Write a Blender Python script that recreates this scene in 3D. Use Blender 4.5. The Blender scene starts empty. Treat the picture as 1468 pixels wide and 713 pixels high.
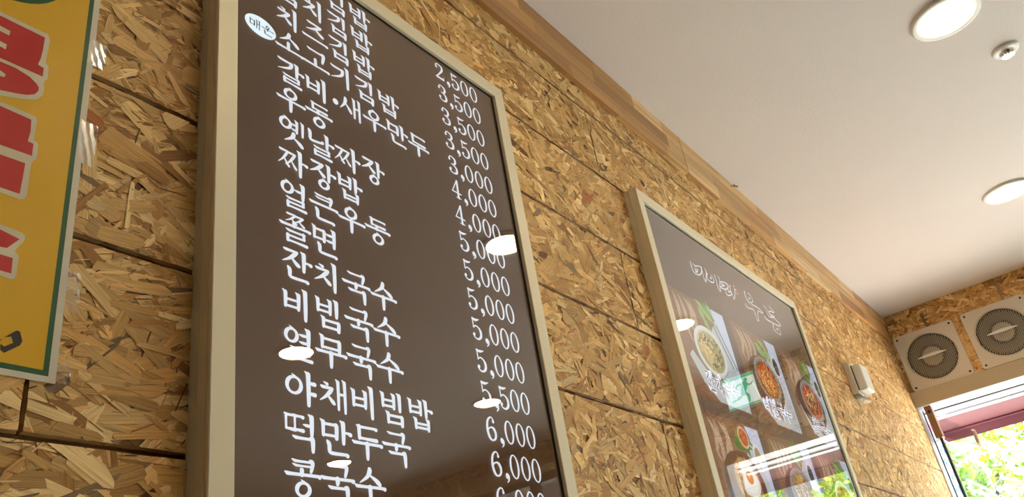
import bpy, bmesh, math, random
import numpy as np
from mathutils import Vector, Matrix

# ------------------------------------------------------------------ camera, world, light, exposure
S = 0.70            # one wall-distance unit in metres (camera stands 0.70 m from the panelled wall)
CZ = 1.135          # camera height above the floor
scene = bpy.context.scene
COL = scene.collection
cam_data = bpy.data.cameras.new('camera')
cam = bpy.data.objects.new('camera', cam_data)
COL.objects.link(cam)
cam_data.sensor_width = 36.0
cam_data.sensor_fit = 'HORIZONTAL'
cam_data.lens = 36.0 * 1185.416 / 1468.0
cam_data.clip_start = 0.02
cam_data.clip_end = 300
cam.matrix_world = Matrix((
    (0.6027636, -0.3017520, -0.7386622, 0.0),
    (-0.7831654, -0.4009349, -0.4752927, 0.0),
    (-0.1527349, 0.8649838, -0.4779907, CZ),
    (0.0, 0.0, 0.0, 1.0)))
scene.camera = cam

scene.view_settings.view_transform = 'Standard'
scene.view_settings.look = 'None'
scene.view_settings.exposure = 0.14
scene.view_settings.gamma = 1.0
scene.view_settings.use_curve_mapping = False

world = bpy.data.worlds.new('sky')
scene.world = world
world.use_nodes = True
wn = world.node_tree
wn.nodes.clear()
wo = wn.nodes.new('ShaderNodeOutputWorld')
wb = wn.nodes.new('ShaderNodeBackground')
wb.inputs['Color'].default_value = (0.82, 0.90, 1.0, 1)
wb.inputs['Strength'].default_value = 15.0
wn.links.new(wb.outputs[0], wo.inputs[0])

sun_d = bpy.data.lights.new('sun', 'SUN')
sun_d.energy = 24.0
sun_d.angle = math.radians(1.5)
sun_d.color = (1.0, 0.95, 0.86)
sun = bpy.data.objects.new('sun', sun_d)
COL.objects.link(sun)
sun.location = (8, -6, 9)
sun.rotation_euler = (Vector((0.35, -0.55, 1.0))).to_track_quat('Z', 'Y').to_euler()

LAMP_COLOR = (1.0, 0.765, 0.46)
LAMP_STRENGTH = 54.0
PRINT_GLOW = 0.58
TEXT_GLOW = 0.86

# ------------------------------------------------------------------ helpers
def W(p, o=(0, 0, 0)):
    return ((p[0] - o[0]) * S, (p[1] - o[1]) * S, (p[2] - o[2]) * S)

def loc(o):
    return (o[0] * S, o[1] * S, o[2] * S + CZ)

class MB:
    """collects faces in wall-distance units, built as ONE mesh object in metres"""
    def __init__(self):
        self.v = []; self.f = []; self.m = []; self.c = []; self.smooth = []
    def face(self, pts, m=0, c=None, smooth=False):
        n = len(self.v)
        self.v.extend(pts)
        self.f.append(tuple(range(n, n + len(pts))))
        self.m.append(m); self.c.append(c); self.smooth.append(smooth)
    def grid(self, rows, m=0, c=None, smooth=True, close_u=False, close_v=False):
        n0 = len(self.v); R = len(rows); K = len(rows[0])
        for r in rows: self.v.extend(r)
        for i in range(R if close_v else R - 1):
            for j in range(K if close_u else K - 1):
                a = n0 + i * K + j; b = n0 + i * K + (j + 1) % K
                d = n0 + ((i + 1) % R) * K + j; e = n0 + ((i + 1) % R) * K + (j + 1) % K
                self.f.append((a, b, e, d)); self.m.append(m); self.c.append(c); self.smooth.append(smooth)
    def box(self, a, b, m=0, bev=0.0, c=None):
        x0, y0, z0 = [min(a[i], b[i]) for i in range(3)]
        x1, y1, z1 = [max(a[i], b[i]) for i in range(3)]
        t = bev
        if t <= 0:
            P = [(x0,y0,z0),(x1,y0,z0),(x1,y1,z0),(x0,y1,z0),(x0,y0,z1),(x1,y0,z1),(x1,y1,z1),(x0,y1,z1)]
            for q in ((0,3,2,1),(4,5,6,7),(0,1,5,4),(1,2,6,5),(2,3,7,6),(3,0,4,7)):
                self.face([P[i] for i in q], m, c)
            return
        bm = bmesh.new()
        r = bmesh.ops.create_cube(bm, size=1.0)
        for v in bm.verts:
            v.co = Vector((x0 + (v.co.x + .5) * (x1 - x0), y0 + (v.co.y + .5) * (y1 - y0), z0 + (v.co.z + .5) * (z1 - z0)))
        bmesh.ops.bevel(bm, geom=list(bm.edges), offset=t, segments=2, affect='EDGES', profile=0.6)
        self.from_bm(bm, m, c)
    def from_bm(self, bm, m=0, c=None, smooth=False):
        n = len(self.v)
        bm.verts.index_update()
        self.v.extend([tuple(v.co) for v in bm.verts])
        for f in bm.faces:
            self.f.append(tuple(n + v.index for v in f.verts))
            self.m.append(m); self.c.append(c); self.smooth.append(smooth)
        bm.free()
    def lathe(self, prof, axis, center, seg=48, m=0, smooth=True, c=None):
        """prof: (radius, height) list; axis 'x','y','z' or '-x' ..."""
        ax = axis[-1]; sg = -1 if axis[0] == '-' else 1
        rows = []
        for r, h in prof:
            row = []
            for k in range(seg):
                a = 2 * math.pi * k / seg
                u, w = r * math.cos(a), r * math.sin(a)
                if ax == 'z': p = (u, w, sg * h)
                elif ax == 'x': p = (sg * h, u, w)
                else: p = (w, sg * h, u)
                row.append(tuple(center[i] + p[i] for i in range(3)))
            rows.append(row)
        self.grid(rows, m, c, smooth, close_u=True)
    def disc(self, r, h, axis, center, seg=48, m=0, c=None):
        ax = axis[-1]
        P = []
        for k in range(seg):
            a = 2 * math.pi * k / seg
            u, w = r * math.cos(a), r * math.sin(a)
            if ax == 'z': p = (u, w, h)
            elif ax == 'x': p = (h, u, w)
            else: p = (w, h, u)
            P.append(tuple(center[i] + p[i] for i in range(3)))
        self.face(P, m, c)
    def tube(self, pts, rad, seg=8, m=0, c=None, closed=False, caps=True):
        rows = []
        n = len(pts)
        for i, p in enumerate(pts):
            a = Vector(pts[(i - 1) % n] if (closed or i > 0) else p)
            b = Vector(pts[(i + 1) % n] if (closed or i < n - 1) else p)
            t = (b - a).normalized()
            up = Vector((0, 0, 1)) if abs(t.z) < .9 else Vector((1, 0, 0))
            s = t.cross(up).normalized(); q = s.cross(t)
            r = rad[i] if isinstance(rad, (list, tuple)) else rad
            rows.append([tuple(Vector(p) + (s * math.cos(2*math.pi*k/seg) + q * math.sin(2*math.pi*k/seg)) * r) for k in range(seg)])
        self.grid(rows, m, c, True, close_u=True, close_v=closed)
        if caps and not closed:
            self.face(list(reversed(rows[0])), m, c); self.face(rows[-1], m, c)
    def build(self, name, mats, parent=None, origin=(0, 0, 0)):
        me = bpy.data.meshes.new(name)
        me.from_pydata([W(p, origin) for p in self.v], [], self.f)
        if not isinstance(mats, (list, tuple)): mats = [mats]
        for mt in mats: me.materials.append(mt)
        me.polygons.foreach_set('material_index', self.m)
        me.polygons.foreach_set('use_smooth', self.smooth)
        if any(c is not None for c in self.c):
            at = me.color_attributes.new('col', 'FLOAT_COLOR', 'CORNER')
            buf = []
            for f, c in zip(self.f, self.c):
                c = c or (1, 1, 1)
                buf.extend([c[0], c[1], c[2], 1.0] * len(f))
            at.data.foreach_set('color', buf)
        me.update()
        o = bpy.data.objects.new(name, me)
        COL.objects.link(o)
        if parent is not None: o.parent = parent
        else: o.location = loc(origin)
        return o

def thing(name, label, cat, origin, group=None):
    o = bpy.data.objects.new(name, None)
    o.empty_display_size = 0.05
    COL.objects.link(o)
    o.location = loc(origin)
    o['label'] = label; o['category'] = cat
    if group: o['group'] = group
    return o

def tag(o, label=None, cat=None, group=None, kind=None):
    if label: o['label'] = label
    if cat: o['category'] = cat
    if group: o['group'] = group
    if kind: o['kind'] = kind
    return o

def struct_empty(name, origin=(0, 0, 0)):
    o = bpy.data.objects.new(name, None)
    o.empty_display_size = 0.05
    COL.objects.link(o); o.location = loc(origin); o['kind'] = 'structure'
    return o

def lin(r, g, b):
    f = lambda c: (c / 255) / 12.92 if c / 255 <= 0.04045 else (((c / 255) + 0.055) / 1.055) ** 2.4
    return (f(r), f(g), f(b))

# ------------------------------------------------------------------ materials
def new_mat(name):
    m = bpy.data.materials.new(name); m.use_nodes = True
    nt = m.node_tree; nt.nodes.clear()
    out = nt.nodes.new('ShaderNodeOutputMaterial')
    return m, nt, out

def N(nt, t, **kw):
    n = nt.nodes.new(t)
    for k, v in kw.items():
        if k.startswith('i_'):
            key = k[2:].replace('_', ' ')
            n.inputs[key].default_value = v
        else: setattr(n, k, v)
    return n

def pbr(name, col, rough=.5, metal=0.0, noise=0.0, nscale=30, bump=0.0, bscale=200, coat=0.0, spec=.5, emit=None, estr=0.0):
    m, nt, out = new_mat(name)
    b = N(nt, 'ShaderNodeBsdfPrincipled')
    b.inputs['Roughness'].default_value = rough
    b.inputs['Metallic'].default_value = metal
    b.inputs['Specular IOR Level'].default_value = spec
    b.inputs['Coat Weight'].default_value = coat
    b.inputs['Coat Roughness'].default_value = .05
    tc = N(nt, 'ShaderNodeTexCoord')
    if noise > 0:
        nz = N(nt, 'ShaderNodeTexNoise'); nz.inputs['Scale'].default_value = nscale; nz.inputs['Detail'].default_value = 4
        nt.links.new(tc.outputs['Object'], nz.inputs['Vector'])
        mx = N(nt, 'ShaderNodeMix', data_type='RGBA')
        mx.inputs[6].default_value = (*[c * (1 - noise) for c in col], 1)
        mx.inputs[7].default_value = (*[min(1, c * (1 + noise)) for c in col], 1)
        nt.links.new(nz.outputs['Fac'], mx.inputs[0])
        nt.links.new(mx.outputs[2], b.inputs['Base Color'])
    else:
        b.inputs['Base Color'].default_value = (*col, 1)
    if bump > 0:
        nb = N(nt, 'ShaderNodeTexNoise'); nb.inputs['Scale'].default_value = bscale; nb.inputs['Detail'].default_value = 3
        nt.links.new(tc.outputs['Object'], nb.inputs['Vector'])
        bp = N(nt, 'ShaderNodeBump'); bp.inputs['Strength'].default_value = bump; bp.inputs['Distance'].default_value = .002
        nt.links.new(nb.outputs['Fac'], bp.inputs['Height'])
        nt.links.new(bp.outputs[0], b.inputs['Normal'])
    if emit:
        b.inputs['Emission Color'].default_value = (*emit, 1); b.inputs['Emission Strength'].default_value = estr
    nt.links.new(b.outputs[0], out.inputs[0])
    return m

def glow(name, col, strength):
    m, nt, out = new_mat(name)
    e = N(nt, 'ShaderNodeEmission'); e.inputs[0].default_value = (*col, 1); e.inputs[1].default_value = strength
    nt.links.new(e.outputs[0], out.inputs[0])
    return m

def pane_mat(name, tint=(1, 1, 1), ior=1.5, rough=0.02, haze=0.0, hazecol=(1, 1, 1)):
    """thin sheet: fresnel reflection over a clear (or slightly hazy) see-through sheet"""
    m, nt, out = new_mat(name)
    tr = N(nt, 'ShaderNodeBsdfTransparent'); tr.inputs[0].default_value = (*tint, 1)
    gl = N(nt, 'ShaderNodeBsdfGlossy'); gl.inputs['Roughness'].default_value = rough
    fr = N(nt, 'ShaderNodeFresnel'); fr.inputs[0].default_value = ior
    mx = N(nt, 'ShaderNodeMixShader')
    src = tr
    if haze > 0:
        df = N(nt, 'ShaderNodeBsdfTranslucent'); df.inputs[0].default_value = (*hazecol, 1)
        mh = N(nt, 'ShaderNodeMixShader'); mh.inputs[0].default_value = haze
        nt.links.new(tr.outputs[0], mh.inputs[1]); nt.links.new(df.outputs[0], mh.inputs[2])
        src = mh
    # both faces of the sheet reflect: R2 = 2R / (1 + R)
    m2 = N(nt, 'ShaderNodeMath', operation='MULTIPLY'); m2.inputs[1].default_value = 2.0
    a1 = N(nt, 'ShaderNodeMath', operation='ADD'); a1.inputs[1].default_value = 1.0
    dv = N(nt, 'ShaderNodeMath', operation='DIVIDE')
    nt.links.new(fr.outputs[0], m2.inputs[0]); nt.links.new(fr.outputs[0], a1.inputs[0])
    nt.links.new(m2.outputs[0], dv.inputs[0]); nt.links.new(a1.outputs[0], dv.inputs[1])
    nt.links.new(dv.outputs[0], mx.inputs[0])
    nt.links.new(src.outputs[0], mx.inputs[1]); nt.links.new(gl.outputs[0], mx.inputs[2])
    nt.links.new(mx.outputs[0], out.inputs[0])
    return m

def strand_mat():
    """wood strand: tone from the strand's own random number, grain along its length"""
    m, nt, out = new_mat('osb_strand')
    b = N(nt, 'ShaderNodeBsdfPrincipled')
    b.inputs['Roughness'].default_value = .55
    b.inputs['Specular IOR Level'].default_value = .35
    at = N(nt, 'ShaderNodeAttribute', attribute_name='col')
    uv = N(nt, 'ShaderNodeUVMap', uv_map='UVMap')
    sep = N(nt, 'ShaderNodeSeparateXYZ'); nt.links.new(uv.outputs[0], sep.inputs[0])
    comb = N(nt, 'ShaderNodeCombineXYZ')
    mu = N(nt, 'ShaderNodeMath', operation='MULTIPLY'); mu.inputs[1].default_value = 14.0
    mv = N(nt, 'ShaderNodeMath', operation='MULTIPLY'); mv.inputs[1].default_value = 420.0
    nt.links.new(sep.outputs[0], mu.inputs[0]); nt.links.new(sep.outputs[1], mv.inputs[0])
    nt.links.new(mu.outputs[0], comb.inputs[0]); nt.links.new(mv.outputs[0], comb.inputs[1])
    nz = N(nt, 'ShaderNodeTexNoise'); nz.inputs['Scale'].default_value = 1.0; nz.inputs['Detail'].default_value = 3
    nt.links.new(comb.outputs[0], nz.inputs['Vector'])
    mr = N(nt, 'ShaderNodeMapRange'); mr.inputs[1].default_value = .3; mr.inputs[2].default_value = .7
    mr.inputs[3].default_value = .72; mr.inputs[4].default_value = 1.17
    nt.links.new(nz.outputs['Fac'], mr.inputs[0])
    mx = N(nt, 'ShaderNodeVectorMath', operation='SCALE')
    nt.links.new(at.outputs['Color'], mx.inputs[0]); nt.links.new(mr.outputs[0], mx.inputs['Scale'])
    nt.links.new(mx.outputs[0], b.inputs['Base Color'])
    bp = N(nt, 'ShaderNodeBump'); bp.inputs['Strength'].default_value = .6; bp.inputs['Distance'].default_value = .0008
    nt.links.new(nz.outputs['Fac'], bp.inputs['Height']); nt.links.new(bp.outputs[0], b.inputs['Normal'])
    nt.links.new(b.outputs[0], out.inputs[0])
    return m

def core_mat():
    """the board under the strands: flaky brown"""
    m, nt, out = new_mat('osb_core')
    b = N(nt, 'ShaderNodeBsdfPrincipled'); b.inputs['Roughness'].default_value = .7
    tc = N(nt, 'ShaderNodeTexCoord')
    mp = N(nt, 'ShaderNodeMapping'); mp.inputs['Scale'].default_value = (28, 28, 75)
    nt.links.new(tc.outputs['Object'], mp.inputs[0])
    vo = N(nt, 'ShaderNodeTexVoronoi'); vo.inputs['Scale'].default_value = 1.0
    nt.links.new(mp.outputs[0], vo.inputs['Vector'])
    rp = N(nt, 'ShaderNodeValToRGB')
    e = rp.color_ramp.elements
    e[0].color = (*lin(120, 78, 38), 1); e[1].color = (*lin(205, 160, 98), 1)
    sp = N(nt, 'ShaderNodeSeparateColor'); nt.links.new(vo.outputs['Color'], sp.inputs[0])
    nt.links.new(sp.outputs[0], rp.inputs[0]); nt.links.new(rp.outputs[0], b.inputs['Base Color'])
    nt.links.new(b.outputs[0], out.inputs[0])
    return m

def stave_mat():
    """finger-jointed solid wood: blocks of different tone with long grain along x"""
    m, nt, out = new_mat('finger_jointed_wood')
    b = N(nt, 'ShaderNodeBsdfPrincipled'); b.inputs['Roughness'].default_value = .42; b.inputs['Specular IOR Level'].default_value = .4
    at = N(nt, 'ShaderNodeAttribute', attribute_name='col')
    tc = N(nt, 'ShaderNodeTexCoord')
    mp = N(nt, 'ShaderNodeMapping'); mp.inputs['Scale'].default_value = (2.2, 60, 60)
    nt.links.new(tc.outputs['Object'], mp.inputs[0])
    nz = N(nt, 'ShaderNodeTexNoise'); nz.inputs['Scale'].default_value = 1.0; nz.inputs['Detail'].default_value = 5; nz.inputs['Distortion'].default_value = .6
    nt.links.new(mp.outputs[0], nz.inputs['Vector'])
    mr = N(nt, 'ShaderNodeMapRange'); mr.inputs[1].default_value = .3; mr.inputs[2].default_value = .7
    mr.inputs[3].default_value = .72; mr.inputs[4].default_value = 1.15
    nt.links.new(nz.outputs['Fac'], mr.inputs[0])
    mx = N(nt, 'ShaderNodeVectorMath', operation='SCALE')
    nt.links.new(at.outputs['Color'], mx.inputs[0]); nt.links.new(mr.outputs[0], mx.inputs['Scale'])
    nt.links.new(mx.outputs[0], b.inputs['Base Color'])
    nt.links.new(b.outputs[0], out.inputs[0])
    return m

def print_mat(name, glowk, rough=.35, bump=0.0, coat=0.0):
    """flat printed film, colour stored on the faces; back-lit by the light box when glowk > 0"""
    m, nt, out = new_mat(name)
    b = N(nt, 'ShaderNodeBsdfPrincipled'); b.inputs['Roughness'].default_value = rough
    b.inputs['Coat Weight'].default_value = coat; b.inputs['Coat Roughness'].default_value = .08
    at = N(nt, 'ShaderNodeAttribute', attribute_name='col')
    nt.links.new(at.outputs['Color'], b.inputs['Base Color'])
    if glowk > 0:
        nt.links.new(at.outputs['Color'], b.inputs['Emission Color']); b.inputs['Emission Strength'].default_value = glowk
    if bump > 0:
        tc = N(nt, 'ShaderNodeTexCoord')
        nb = N(nt, 'ShaderNodeTexNoise'); nb.inputs['Scale'].default_value = 9; nb.inputs['Detail'].default_value = 3
        nt.links.new(tc.outputs['Object'], nb.inputs['Vector'])
        bp = N(nt, 'ShaderNodeBump'); bp.inputs['Strength'].default_value = bump; bp.inputs['Distance'].default_value = .02
        nt.links.new(nb.outputs['Fac'], bp.inputs['Height']); nt.links.new(bp.outputs[0], b.inputs['Normal'])
        nt.links.new(bp.outputs[0], b.inputs['Coat Normal'])
    nt.links.new(b.outputs[0], out.inputs[0])
    return m

def leaf_mat(name, col):
    m, nt, out = new_mat(name)
    d = N(nt, 'ShaderNodeBsdfDiffuse'); t = N(nt, 'ShaderNodeBsdfTranslucent'); mx = N(nt, 'ShaderNodeMixShader')
    at = N(nt, 'ShaderNodeAttribute', attribute_name='col')
    nt.links.new(at.outputs['Color'], d.inputs[0]); nt.links.new(at.outputs['Color'], t.inputs[0])
    mx.inputs[0].default_value = .5
    nt.links.new(d.outputs[0], mx.inputs[1]); nt.links.new(t.outputs[0], mx.inputs[2]); nt.links.new(mx.outputs[0], out.inputs[0])
    return m

M = {}
M['strand'] = strand_mat()
M['core'] = core_mat()
M['groove'] = pbr('groove_backing', lin(128, 86, 46), .9)  # brown backing visible through the gaps between boards
M['stave'] = stave_mat()
M['ceiling'] = pbr('ceiling_paint', lin(238, 231, 228), .9, bump=.25, bscale=90, noise=.02, nscale=3, spec=.2)
M['floor'] = pbr('floor_tile', lin(205, 198, 188), .5, noise=.08, nscale=6)
M['plaster'] = pbr('plaster', lin(205, 190, 168), .85, noise=.04, nscale=5)
M['frame'] = pbr('champagne_aluminium', lin(234, 222, 194), .45, metal=.08, noise=.02, nscale=60)
M['frame_dark'] = pbr('rubber_gasket', lin(38, 30, 24), .6)
M['film'] = pbr('brown_printed_film', lin(100, 74, 50), .5, emit=lin(104, 74, 48), estr=.30)
M['film2'] = pbr('brown_film_painted_reflection', lin(140, 124, 110), .5, emit=lin(120, 106, 96), estr=.45)  # brown film lightened to carry the ceiling reflection, plus light-box glow
M['glass'] = pane_mat('sign_glass', ior=1.52, rough=0.0)
M['glyph'] = glow('backlit_lettering', (0.86, 0.92, 1.0), TEXT_GLOW)
M['glyph_dim'] = glow('backlit_logo_outline', (0.92, 0.94, 1.0), .85)
M['ink'] = pbr('dark_ink', lin(40, 48, 62), .5)
M['badge'] = glow('backlit_badge', (0.80, 0.93, 1.0), 1.0)
M['photo'] = print_mat('backlit_food_print', PRINT_GLOW)
M['poster'] = print_mat('glossy_poster_print', 0.0, rough=.45, bump=.3, coat=.12)
M['tape'] = pane_mat('clear_tape', ior=1.45, rough=.12)
M['lamp_ring'] = pbr('white_lamp_ring', lin(238, 236, 232), .35)
M['lamp'] = glow('lamp_diffuser', LAMP_COLOR, LAMP_STRENGTH)
M['chrome'] = pbr('chrome', lin(210, 210, 205), .2, metal=1.0)
M['white'] = pbr('white_plastic', lin(240, 238, 234), .4)
M['fanplate'] = pbr('ivory_fan_plastic', lin(222, 212, 196), .45)
M['fandark'] = pbr('fan_interior', lin(58, 52, 46), .7)
M['fangrey'] = pbr('fan_shutter_grey', lin(134, 126, 112), .6)
M['fanslat'] = pbr('fan_guard_grey', lin(172, 162, 144), .5)
M['rear'] = pbr('rear_wall_brown', lin(70, 54, 40), .8, noise=.1, nscale=4)
M['screw'] = pbr('dark_screw', lin(46, 36, 28), .5, metal=.5)
M['header'] = pbr('beige_header_panel', lin(188, 172, 146), .5, noise=.02, nscale=8)
M['upvc'] = pbr('white_window_frame', lin(206, 206, 206), .35)
M['upvc_grey'] = pbr('grey_window_track', lin(120, 119, 123), .4)
M['gasket'] = pbr('black_gasket', lin(45, 45, 45), .7)
M['bracket'] = pbr('brown_anodised_bracket', lin(140, 108, 84), .4, metal=.4)
M['outglass'] = pane_mat('clear_outdoor_glass', ior=1.25, tint=(.56, .66, .64), haze=.03, hazecol=(.6, .7, .7), rough=.02)
M['outfilm'] = pane_mat('smoky_plastic_sheet', ior=1.2, tint=(.46, .40, .44), haze=.01, hazecol=(.5, .4, .45), rough=.1)
M['awning'] = pbr('red_awning_fabric', lin(72, 18, 22), .8, bump=.2, bscale=300)
M['pavement'] = pbr('pale_pavement', lin(196, 190, 180), .85, noise=.06, nscale=2)
M['bldg'] = pbr('grey_cladding', lin(62, 68, 76), .6, noise=.05, nscale=1)
M['bldg_white'] = pbr('white_render', lin(150, 152, 152), .8)
M['winglass'] = pbr('far_window_glass', lin(78, 92, 102), .15, coat=.5)
M['signwhite'] = pbr('white_sign_board', lin(150, 153, 156), .6)
M['signblue'] = pbr('blue_sign_lettering', lin(40, 92, 130), .6)
M['pink'] = pbr('pink_plastic', lin(190, 90, 110), .5)
M['bark'] = pbr('bark', lin(96, 78, 60), .9, noise=.2, nscale=20)
M['leaf'] = leaf_mat('leaf', None)
M['exit_green'] = glow('exit_green', lin(0, 180, 115), 2.0)
M['exit_white'] = glow('exit_white', (0.80, 1.0, 0.93), 1.7)
M['darkwood'] = pbr('dark_stained_wood', lin(70, 50, 38), .5, noise=.15, nscale=15)
M['lens'] = pane_mat('clear_plastic_lens', ior=1.45, rough=.08, haze=.25)

# ------------------------------------------------------------------ brush-style lettering, drawn stroke by stroke
def smooth_path(pts, n=5):
    if len(pts) < 3: 
        (x0, y0), (x1, y1) = pts
        return [(x0 + (x1 - x0) * i / n, y0 + (y1 - y0) * i / n) for i in range(n + 1)]
    P = [pts[0]] + list(pts) + [pts[-1]]
    out = []
    for i in range(1, len(P) - 2):
        p0, p1, p2, p3 = P[i-1], P[i], P[i+1], P[i+2]
        for k in range(n):
            t = k / n
            out.append(tuple(.5 * ((2*p1[j]) + (-p0[j] + p2[j]) * t + (2*p0[j] - 5*p1[j] + 4*p2[j] - p3[j]) * t*t + (-p0[j] + 3*p1[j] - 3*p2[j] + p3[j]) * t**3) for j in (0, 1)))
    out.append(tuple(pts[-1]))
    return out

BOLD = 1.0
def pen(pts, widths, n=5, cap=True):
    """quads along a path whose width changes; returns polygons"""
    q = smooth_path(pts, n)
    K = len(q); ws = []
    for i in range(K):
        t = i / (K - 1) * (len(widths) - 1); a = int(min(t, len(widths) - 2)); f = t - a
        ws.append((widths[a] * (1 - f) + widths[a + 1] * f) * BOLD)
    L, R = [], []
    for i in range(K):
        a = q[max(i - 1, 0)]; b = q[min(i + 1, K - 1)]
        dx, dy = b[0] - a[0], b[1] - a[1]; d = math.hypot(dx, dy) or 1
        nx, ny = -dy / d, dx / d
        L.append((q[i][0] + nx * ws[i] / 2, q[i][1] + ny * ws[i] / 2)); R.append((q[i][0] - nx * ws[i] / 2, q[i][1] - ny * ws[i] / 2))
    polys = [[L[i], L[i+1], R[i+1], R[i]] for i in range(K - 1)]
    if cap:
        for e, s in ((0, -1), (K - 1, 1)):
            if ws[e] > .03:
                a = q[e]; b = q[1] if e == 0 else q[K - 2]
                ang = math.atan2(a[1] - b[1], a[0] - b[0])
                polys.append([(a[0] + ws[e]/2 * math.cos(ang + math.pi * (k / 6 - .5)), a[1] + ws[e]/2 * math.sin(ang + math.pi * (k / 6 - .5))) for k in range(7)])
    return polys

def hs(x0, x1, y, w=.085, end=True):
    L = x1 - x0
    s = min(.16, L * .35)
    return pen([(x0, y - .045), (x0 + s * .5, y - .012), (x0 + s, y), (x1 - .10 * L, y), (x1, y + (.012 if end else 0))],
               [.015, w * .8, w, w * .78, w * .85, w * 1.25 if end else w * .9], 4)
def vs(x, y0, y1, w=.14, flag=True, taper=True):
    H = y1 - y0
    f = min(.10, H * .25)
    p = []
    if flag: p += pen([(x - w * .95, y0), (x - w * .45, y0 + f * .35), (x, y0 + f)], [.01, w * .55, w * .95], 4)
    p += pen([(x, y0 + (f * .75 if flag else 0)), (x, (y0 + y1) / 2), (x - .01, y1 - w * .3)], [w, w * .92, w * .86, w * (.7 if taper else .9)], 3)
    return p
def ring(cx, cy, rx, ry, w, tick=True, n=22):
    P = []
    for k in range(n):
        a, b = 2*math.pi*k/n, 2*math.pi*(k+1)/n
        wa = w * (1 + .18 * math.cos(2*(a-.4))); wb_ = w * (1 + .18 * math.cos(2*(b-.4)))
        P.append([(cx + rx*math.cos(a), cy + ry*math.sin(a)), (cx + rx*math.cos(b), cy + ry*math.sin(b)),
                  (cx + (rx-wb_)*math.cos(b), cy + (ry-wb_*.85)*math.sin(b)), (cx + (rx-wa)*math.cos(a), cy + (ry-wa*.85)*math.sin(a))])
    if tick: P += pen([(cx - .07, cy - ry - .05), (cx + .02, cy - ry + .03)], [.01, .09], 3)
    return P

def sieut(x0, y0, x1, y1, w, apex=.48):
    a = x0 + (x1 - x0) * apex; W_ = x1 - x0; H = y1 - y0
    p = pen([(a - .04, y0), (a + .02, y0 + .13 * H), (a - .10 * W_, y0 + .55 * H), (x0, y1)], [.02, w * .9, w * .95, w * .55, .015], 5)
    p += pen([(a - .02 * W_, y0 + .42 * H), (x1 - .18 * W_, y1 - .25 * H), (x1, y1)], [.03, w * .6, w * .95, w * .7], 4)
    return p

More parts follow.
